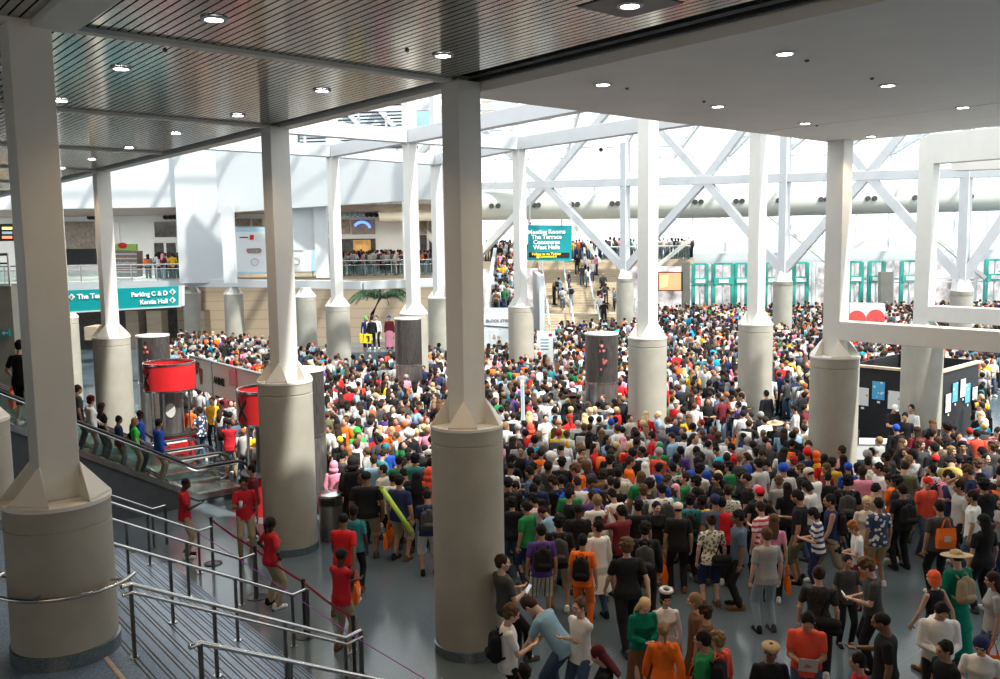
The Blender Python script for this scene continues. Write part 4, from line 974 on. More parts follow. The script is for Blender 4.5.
def top_mesh(pn,fem,kind):
    k=('t',pn,fem,kind)
    if k in _me: return _me[k]
    s=body(pn); mb=MB(); base=[r for r in (FTOR if fem else TOR)]
    o=.014 if kind!='jacket' else .026; low={'tee':.84,'tank':.84,'long':.84,'jacket':.80,'coat':.5,'crop':1.06}[kind]
    rg=[r for r in base if r[0]>low and r[0]<1.46]
    hw=rg[0]; mn=max(r[1] for r in rg)
    rg2=[]
    for z,a,b,y in rg:
        a2=a+o+(0.012 if z<1.2 and not fem else 0); rg2.append((z,max(a2,.190 if z<1.0 else 0),max(b+o+(.012 if z<1.2 else 0),.138 if z<1.0 else 0),y))
    if kind!='crop': rg2=[(low,.200 if not fem else .202,.146,0)]+rg2 if low>.7 else [(low,.26,.20,-.02),(.75,.20,.15,-.01)]+rg2
    rg2.append((1.468,.078 if kind!='jacket' else .09,.068,-.004))
    mb.loft(s.rings(rg2),20)
    for sh,el,wr in((s.shL,s.elL,s.wrL),(s.shR,s.elR,s.wrR)):
        a=.054 if not fem else .047
        if kind=='tank' or kind=='crop': continue
        mb.ell(sh+Vector((0,0,-.004)),(a+.006,a+.006,a+.006))
        if kind=='tee': mb.cap(sh,sh.lerp(el,.62),a+.006,a+.004,14)
        else:
            e=.012 if kind in('jacket','coat') else 0
            mb.cap(sh,el,a+.004+e,.05+e,14); mb.cap(el,el.lerp(wr,.92),.05+e,.036+e,14)
    if kind=='jacket': mb.cap(s.T(-.06,-.085,1.44),s.T(.06,-.085,1.44),.04,.04,10); mb.cap(s.T(0,-.09,1.46),s.T(0,-.12,1.38),.05,.04,10)
    me=remesh(mb,'shirt',.013,3); _me[k]=me; return me
def bot_mesh(pn,fem,kind):
    k=('l',pn,fem,kind)
    if k in _me: return _me[k]
    s=body(pn); mb=MB(); rg=[(z,a+.008,b+.008,y) for z,a,b,y in (FTOR if fem else TOR) if z<1.0]; rg.append((1.0,.158,.108,0)); mb.loft(s.rings(rg),18)
    if kind in('pants','shorts','slim'):
        for h,kn,an in((s.hipL,s.kneL,s.ankL),(s.hipR,s.kneR,s.ankR)):
            w={'pants':0.,'shorts':.012,'slim':-.012}[kind]
            mb.cap(h,kn,.100+w*.5,.070+w,14)
            if kind=='shorts': mb.cap(kn,kn.lerp(an,.12),.082,.080,14)
            else: mb.cap(kn,an-Vector((0,0,.0)),.068+w,.056+w*1.2,14)
    elif kind=='skirt': mb.loft(s.rings([(1.0,.155,.11,0),(.9,.19,.15,0),(.66,.25,.22,.0)]),22)
    elif kind=='robe':
        c=(s.ankL+s.ankR)/2; mb.loft(s.rings([(1.0,.165,.12,0),(.8,.21,.17,0)])+[(Vector((c.x,c.y,.10)),X0*.27,Y0*.27)],22)
    me=remesh(mb,'trousers',.014,3); _me[k]=me; return me
def shoe_mesh():
    if 'shoe' in _me: return _me['shoe']
    mb=MB(); mb.cap((0,-.045,.045),(0,.10,.034),.047,.040,12,1); mb.cap((0,.10,.034),(0,.165,.030),.042,.03,12); mb.cap((0,-.04,.05),(0,-.035,.10),.046,.044,12); mb.box((0,.055,.010),(.085,.25,.02))
    me=remesh(mb,'shoe',.011,2); _me['shoe']=me; return me
def hair_mesh(kind):
    k=('h',kind)
    if k in _me: return _me[k]
    rnd=random.Random(hash(kind)%1000 if False else sum(map(ord,kind))); mb=MB()
    def base(r=1.): mb.ell((0,-.024,.036),(.086*r,.100*r,.094*r),None,20,12)
    def lumps(n,cz,R_,r):
        for i in range(n):
            a=rnd.uniform(0,2*PI); e=rnd.uniform(-.15,1.4); d=Vector((math.cos(e)*math.cos(a),math.cos(e)*math.sin(a),math.sin(e)))
            if d.y>.55 and d.z<.5: continue
            mb.ell(Vector((0,-.022,cz))+Vector((d.x*R_[0],d.y*R_[1],d.z*R_[2])),(r,r,r),None,8,6)
    if kind=='short': base(); mb.ell((0,-.05,-.012),(.078,.066,.07)); lumps(26,.04,(.076,.088,.084),.022)
    elif kind=='buzz': mb.ell((0,-.020,.034),(.081,.095,.090),None,20,12)
    elif kind=='messy': base(1.04); mb.ell((0,-.05,-.02),(.084,.07,.08)); lumps(60,.04,(.088,.098,.094),.028)
    elif kind=='bob': base(1.06); mb.loft([(Vector((0,-.035,.06)),X0*.092,Y0*.080),(Vector((0,-.045,-.02)),X0*.102,Y0*.074),(Vector((0,-.045,-.11)),X0*.098,Y0*.066)],18)
    elif kind=='long': base(1.05); mb.loft([(Vector((0,-.03,.05)),X0*.088,Y0*.075),(Vector((0,-.055,-.05)),X0*.098,Y0*.062),(Vector((0,-.085,-.20)),X0*.105,Y0*.042),(Vector((0,-.10,-.36)),X0*.075,Y0*.028)],18)
    elif kind=='ponytail': base(1.02); mb.ell((0,-.05,-.01),(.076,.062,.065)); mb.cap((0,-.11,.07),(0,-.15,.03),.028,.034); mb.cap((0,-.15,.03),(0,-.14,-.16),.036,.014)
    elif kind=='bun': base(1.02); mb.ell((0,-.05,-.01),(.076,.062,.065)); mb.ell((0,-.10,.105),(.042,.042,.040))
    elif kind=='afro': mb.ell((0,-.035,.05),(.128,.122,.122),None,20,12); lumps(70,.05,(.118,.11,.112),.03)
    elif kind=='spiky':
        base(1.03)
        for i in range(26):
            a=rnd.uniform(0,2*PI); e=rnd.uniform(0,1.4); d=Vector((math.cos(e)*math.cos(a),math.cos(e)*math.sin(a),math.sin(e)))
            if d.y>.4 and d.z<.6: continue
            c=Vector((0,-.02,.04)); mb.cap(c+d*.07,c+d*rnd.uniform(.14,.19)+Z0*.01,.036,.006,8)
    elif kind=='cap':
        mb.ell((0,-.016,.052),(.092,.106,.086),None,20,12); mb.ell((0,.085,.052),(.066,.080,.010),Matrix.Rotation(-.15,3,'X'),18,6); mb.ell((0,-.016,.137),(.010,.01,.008))
    elif kind=='beanie': mb.ell((0,-.022,.036),(.096,.110,.108),None,20,12); mb.loft([(Vector((0,-.02,.0)),X0*.094,Y0*.104),(Vector((0,-.02,.035)),X0*.100,Y0*.112)],22)
    elif kind=='beret': mb.ell((0,-.02,.075),(.125,.13,.045),None,22,10); mb.ell((0,-.02,.05),(.09,.104,.05)); mb.ell((0,.07,.055),(.05,.055,.012))
    elif kind=='sunhat': mb.ell((0,-.015,.070),(.094,.105,.075),None,22,10); mb.ell((0,-.015,.055),(.235,.235,.014),None,30,6)
    elif kind=='hood': mb.ell((0,-.03,.02),(.112,.120,.135),None,20,12); mb.ell((0,-.05,-.10),(.13,.10,.09))
    elif kind=='halo':
        base(1.08); mb.ell((0,-.04,-.04),(.095,.075,.10))
    elif kind=='scarf': mb.ell((0,-.025,.03),(.098,.108,.112),None,20,12); mb.ell((0,-.04,-.09),(.10,.085,.09))
    else: base()
    # open the face: hair pieces never reach in front of the brow
    me=remesh(mb,kind+'_hair',.0095 if kind not in('cap','sunhat','beret') else .009,1); _me[k]=me; return me
HATS={'cap':'cap','beanie':'beanie','beret':'beret','sunhat':'sun_hat','hood':'hood','scarf':'head_scarf'}
HC={'black':(.012,.010,.010),'dark brown':(.035,.020,.013),'brown':(.10,.055,.03),'light brown':(.24,.15,.08),'blond':(.60,.44,.22),'red':(.35,.03,.02),'ginger':(.32,.12,.04),'white':(.72,.70,.66),'grey':(.30,.29,.28),'orange':(.80,.13,.04),'maroon':(.09,.012,.018),'pink':(.85,.35,.42),'green':(.05,.55,.10),'navy':(.02,.03,.12),'blue':(.03,.12,.55),'cyan':(.1,.5,.7),'tan':(.45,.33,.18),'yellow':(.85,.60,.04),'khaki':(.40,.32,.20),'purple':(.2,.06,.35)}
CC=dict(HC); CC.update({'black':(.014,.014,.016),'white':(.75,.74,.72),'grey':(.33,.33,.33),'light grey':(.50,.50,.49),'dark grey':(.06,.06,.062),'red':(.62,.02,.025),'uniform red':(.48,.018,.03),'orange':(.90,.17,.02),'coral':(.75,.09,.05),'green':(.02,.22,.07),'olive':(.12,.13,.07),'teal':(.03,.20,.22),'cyan':(.02,.42,.65),'blue':(.02,.08,.45),'light blue':(.22,.38,.50),'navy':(.02,.03,.09),'grey blue':(.09,.13,.19),'purple':(.10,.05,.25),'pink':(.80,.30,.42),'lime':(.50,.72,.10),'emerald':(.0,.17,.11),'yellow':(.80,.48,.03),'mustard':(.52,.38,.10),'brown':(.16,.08,.04),'maroon':(.16,.02,.03),'khaki':(.36,.29,.19),'denim':(.06,.10,.17),'light denim':(.26,.33,.38),'cream':(.62,.56,.46),'bright green':(.05,.55,.08)})
SKIN={'fair':(.58,.36,.27),'tan':(.42,.24,.155),'brown':(.22,.115,.07),'dark':(.075,.038,.025)}
PATT={'striped':'bstripe','red striped':'rstripe','floral':'floral','hawaiian':'hawaii','checked':'check','pink floral':'pinkfl','plaid':'plaid','lace':'lace'}
def cmat(c): return M[PATT[c]] if c in PATT else cloth(CC[c])
def kid(name,me,mt,root,mw=None):
    o=bpy.data.objects.new(name,me); COL.objects.link(o); o.parent=root
    if len(me.materials)==0: me.materials.append(None)
    o.material_slots[0].link='OBJECT'; o.material_slots[0].material=mt
    if mw is not None: o.matrix_local=mw
    return o
PEOPLE=[]
def person(p,face=0,pose='stand',top=('tee','black'),bot=('pants','denim'),hair=('short','black'),skin='fair',fem=False,sc=1.,wid=1.,label=None,group=None,extras=(),shoe=None):
    s=body(pose); r=bpy.data.objects.new('person',body_mesh(pose,fem)); COL.objects.link(r)
    r.location=p; r.rotation_euler=(0,0,math.radians(face)); r.scale=(sc*wid,sc*wid,sc)
    r.material_slots[0].link='OBJECT'; r.material_slots[0].material=cloth(SKIN[skin],.55)
    tag(r,label or 'person','person',group)
    kid({'tee':'shirt','tank':'tank_top','long':'long_sleeve_top','jacket':'hooded_jacket','coat':'coat','crop':'top'}[top[0]],top_mesh(pose,fem,top[0]),cmat(top[1]),r)
    kid({'pants':'trousers','slim':'trousers','shorts':'shorts','skirt':'skirt','robe':'long_skirt'}[bot[0]],bot_mesh(pose,fem,bot[0]),cmat(bot[1]),r)
    HM=Matrix.Translation(s.head)@s.HR.to_4x4()
    hk,hc=hair[0],hair[1]
    if hk in HATS:
        kid(HATS[hk],hair_mesh(hk),cmat(hc),r,HM)
        if hk in('cap','sunhat','beret'): kid('hair',hair_mesh('buzz'),cloth(HC[hair[2] if len(hair)>2 else 'black']),r,HM)
    elif hk!='bald': kid('hair',hair_mesh(hk),cloth(HC[hc]),r,HM)
    if hk=='halo':
        if 'ring' not in _me:
            mb=MB(); mb.tube([Vector((.085*math.cos(a),.085*math.sin(a),0)) for a in [2*PI*k/24 for k in range(25)]],.03,8); _me['ring']=remesh(mb,'halo_ring',.01,1)
        kid('fluffy_ring',_me['ring'],cmat('white'),r,HM@Matrix.Translation((0,-.01,.15)))
    sm=shoe_mesh()
    for a in(s.ankL,s.ankR): kid('shoe',sm,shoe or cloth(random.choice([CC['black'],CC['dark grey'],CC['white'],CC['brown']])),r,Matrix.Translation((a.x,a.y,max(0,a.z-.085))))
    MW=Matrix.Translation(p)@Matrix.Rotation(math.radians(face),4,'Z')@Matrix.Diagonal((sc*wid,sc*wid,sc,1))
    PEOPLE.append(dict(o=r,p=Vector(p),top=top,hair=hair,label=label,MW=MW,s=s,fem=fem,pose=pose))
    for e in extras: extra(e,MW,s,label)
    return r
_pk={}
def bag_parts(kind):
    if kind in _pk: return _pk[kind]
    out=[]
    if kind=='backpack':
        mb=MB(); mb.cap((-.07,0,.10),(-.07,0,-.14),.075,.09,12); mb.cap((.07,0,.10),(.07,0,-.14),.075,.09,12); mb.cap((0,0,.15),(0,0,-.14),.07,.09,12); out.append(('bag_body',remesh(mb,'backpack_body',.014,2)))
        mb=MB(); mb.cap((-.06,-.08,-.10),(.06,-.08,-.10),.055,.055,12,1); out.append(('pocket',remesh(mb,'backpack_pocket',.013,2)))
        for sx in(-1,1):
            mb=MB(); mb.tube([(sx*.085,.05,.16),(sx*.095,.10,.20),(sx*.10,.20,.185),(sx*.11,.255,.05),(sx*.13,.20,-.10),(sx*.13,.06,-.16)],.017,8); me=mb.mesh('strap',True); out.append(('strap',me))
        mb=MB(); mb.tube([(-.03,.04,.22),(-.02,.03,.26),(.02,.03,.26),(.03,.04,.22)],.008,6); out.append(('grab_handle',mb.mesh('grab_handle',True)))
    elif kind=='tote':
        mb=MB(); rg=[]
        for z,w,d in((-.56,.15,.035),(-.50,.165,.045),(-.36,.165,.035),(-.22,.160,.012)): rg.append((Vector((0,0,z)),X0*w,Y0*d))
        mb.loft(rg,4); 
        me=mb.mesh('tote_body'); me.transform(Matrix.Rotation(PI/4,4,'Z')) if False else None; 
        mb=MB(); mb.add([(-.16,-.035,-.56),(.16,-.035,-.56),(.16,.035,-.56),(-.16,.035,-.56),(-.165,-.012,-.2),(.165,-.012,-.2),(.165,.012,-.2),(-.165,.012,-.2),(-.165,-.05,-.40),(.165,-.05,-.40),(.165,.05,-.40),(-.165,.05,-.40)],
          [(0,3,2,1),(0,1,9,8),(8,9,5,4),(2,3,11,10),(10,11,7,6),(1,2,10,9),(9,10,6,5),(3,0,8,11),(11,8,4,7),(4,5,6,7)]); me=mb.mesh('tote_body'); out.append(('bag_body',me))
        for sy in(-1,1):
            mb=MB(); mb.tube([(-.08,sy*.012,-.20),(-.04,sy*.006,-.06),(0,0,0),(.04,sy*.006,-.06),(.08,sy*.012,-.20)],.010,6); out.append(('handle',mb.mesh('handle',True)))
        mb=MB(); mb.box((0,-.053,-.38),(.12,.006,.10)); out.append(('printed_mark',mb.mesh('printed_mark')))
    elif kind=='shoulder':
        mb=MB(); mb.cap((-.09,0,-.02),(.09,0,-.02),.085,.085,12,1); mb.cap((-.10,0,-.12),(.10,0,-.12),.08,.08,12); out.append(('bag_body',remesh(mb,'shoulder_bag_body',.014,2)))
        mb=MB(); mb.tube([(-.1,.02,.03),(-.02,.02,.30),(.10,.0,.50)],.013,6); out.append(('strap',mb.mesh('strap',True)))
    elif kind=='phone':
        mb=MB(); mb.box((0,0,0),(.075,.012,.145)); out.append(('phone_body',mb.mesh('phone_body'))); mb=MB(); mb.box((0,-.007,0),(.066,.003,.13)); out.append(('phone_display',mb.mesh('phone_display')))
    elif kind=='camera':
        mb=MB(); mb.box((0,0,0),(.13,.06,.09)); mb.box((0,0,.055),(.05,.05,.03)); out.append(('camera_body',mb.mesh('camera_body'))); mb=MB(); mb.lathe((0,0,0),[(.036,0),(.036,.07),(.03,.075)],18); me=mb.mesh('lens',True); me.transform(Matrix.Rotation(-PI/2,4,'X')@Matrix.Translation((0,0,.02))); out.append(('lens',me))
    elif kind=='cup':
        out.append(('cup_body',MB().lathe((0,0,-.02),[(.03,0),(.04,.12)],18).mesh('cup_body',True))); out.append(('lid',MB().lathe((0,0,.10),[(.042,0),(.042,.015),(.03,.02)],18).mesh('lid',True)))
    elif kind=='paper': out.append(('sheet',MB().box((0,0,0),(.22,.004,.30)).mesh('sheet')))
    elif kind=='tube': out.append(('tube_body',MB().tube([(0,0,-.5),(0,0,.5)],.045,14).mesh('tube_body',True))); out.append(('end_cap',MB().tube([(0,0,.49),(0,0,.52)],.05,14).mesh('end_cap',True)))
    elif kind=='sword': out.append(('blade',MB().prism([(-.05,-.01,0),(.05,-.01,0),(.04,-.01,1.2),(0,-.01,1.32),(-.03,-.01,1.2)],(0,.02,0)).mesh('blade'))); out.append(('grip',MB().tube([(0,0,-.25),(0,0,.0)],.02,8).mesh('grip',True)))
    _pk[kind]=out; return out
def extra(e,MW,s,label,lab=None):
    """e = (kind,colour,where) where: back, handR, handL, shoulderR..., front"""
    kind,colr=e[0],e[1]; where=e[2] if len(e)>2 else None
    r=None
    T4=lambda x,y,z:Matrix.Translation(s.T(x,y,z))@s.R.to_4x4()
    if kind=='backpack': m=T4(0,-.185,1.20)
    elif kind=='tote':
        w=s.wrL if where=='handL' else s.wrR; sd=-1 if where=='handL' else 1
        m=Matrix.Translation(w+Vector((sd*.03,.02,-.10))) @Matrix.Rotation(PI/2+.2,4,'Z')
        if where=='shoulder': m=Matrix.Translation(s.T(.26,-.02,1.28))@Matrix.Rotation(PI/2,4,'Z')
        if where=='back': m=Matrix.Translation(s.T(.02,-.17,1.50))
    elif kind=='shoulder': m=T4(.24,-.06,.98) if where!='back' else T4(.12,-.19,1.0)
    elif kind in('phone','paper'):
        m=Matrix.Translation((s.wrL+s.wrR)/2+Vector((0,.10,.03)) if s.name in('phone','photo') else s.wrR+Vector((0,.09,.05)))@Matrix.Rotation(math.radians(-35 if s.name!='photo' else 0),4,'X')
    elif kind=='camera': m=Matrix.Translation((s.wrL+s.wrR)/2+Vector((0,.08,.03)))
    elif kind=='cup': m=Matrix.Translation(s.wrR+Vector((0,.07,.03)))
    elif kind=='tube': m=T4(.06,-.20,1.12)@Matrix.Rotation(math.radians(-40),4,'Y')
    elif kind=='sword': m=T4(.1,-.2,1.2)@Matrix.Rotation(math.radians(e[3] if len(e)>3 else 25),4,'Y')
    names={'backpack':'backpack','tote':'tote_bag','shoulder':'shoulder_bag','phone':'smartphone','camera':'camera','cup':'paper_cup','paper':'paper_sheet','tube':'poster_tube','sword':'toy_sword'}
    cats={'backpack':'backpack','tote':'bag','shoulder':'bag','phone':'phone','camera':'camera','cup':'cup','paper':'paper','tube':'poster tube','sword':'toy sword'}
    who=label.split('|')[-1] if label else ''
    verb={'backpack':'worn by','tote':'carried by','shoulder':'hanging on','phone':'held by','camera':'held by','cup':'held by','paper':'held by','tube':'slung on','sword':'carried by'}[kind]
    lb=' '.join(('%s %s %s the %s'%(colr,names[kind].replace('_',' '),verb,short_who(label))).split()[:16])
    if lb in BAGL and kind=='backpack': lb=lb.replace('worn by','also worn by') if False else lb
    BAGL.add(lb)
    r=thing(names[kind],lb,cats[kind]); r.matrix_world=MW@m
    mt=cloth(CC[colr]) if colr in CC else M[colr]
    for nm,me in bag_parts(kind):
        mm=mt
        if nm=='printed_mark' or nm=='lid': mm=cloth(CC['cream'])
        if nm=='phone_display': mm=M['scrp']
        if nm in('lens','strap') and kind!='backpack': mm=cloth(CC['black'])
        kid(nm,me,mm,r)
M['scrp']=emit('phone_glow',(.75,.85,.95),.5)
BAGL=set()
def short_who(label):
    w=[a for a in label.split() if a not in('a','in','the','with') or False]
    return ' '.join(w[:12])
def foot(hx,hy,sc=1.,pose='stand'):
    h=body(pose).head; p=atz(hx,hy,h.z*sc); q=Vector((p.x,p.y,0)); return q
def PH(hx,hy,pose,face,top,bot,hair,skin='fair',fem=False,sc=1.,wid=1.,label='',ex=(),z=0.,shoe=None):
    h=body(pose).head; a=math.radians(face); P=atz(hx,hy,z+h.z*sc)
    off=Vector((h.x*math.cos(a)-h.y*math.sin(a),h.x*math.sin(a)+h.y*math.cos(a),0))*sc*wid
    p=Vector((P.x,P.y,0))-off; p.z=z
    return person(p,face,pose,top,bot,hair,skin,fem,sc,wid,label,None,ex,shoe)
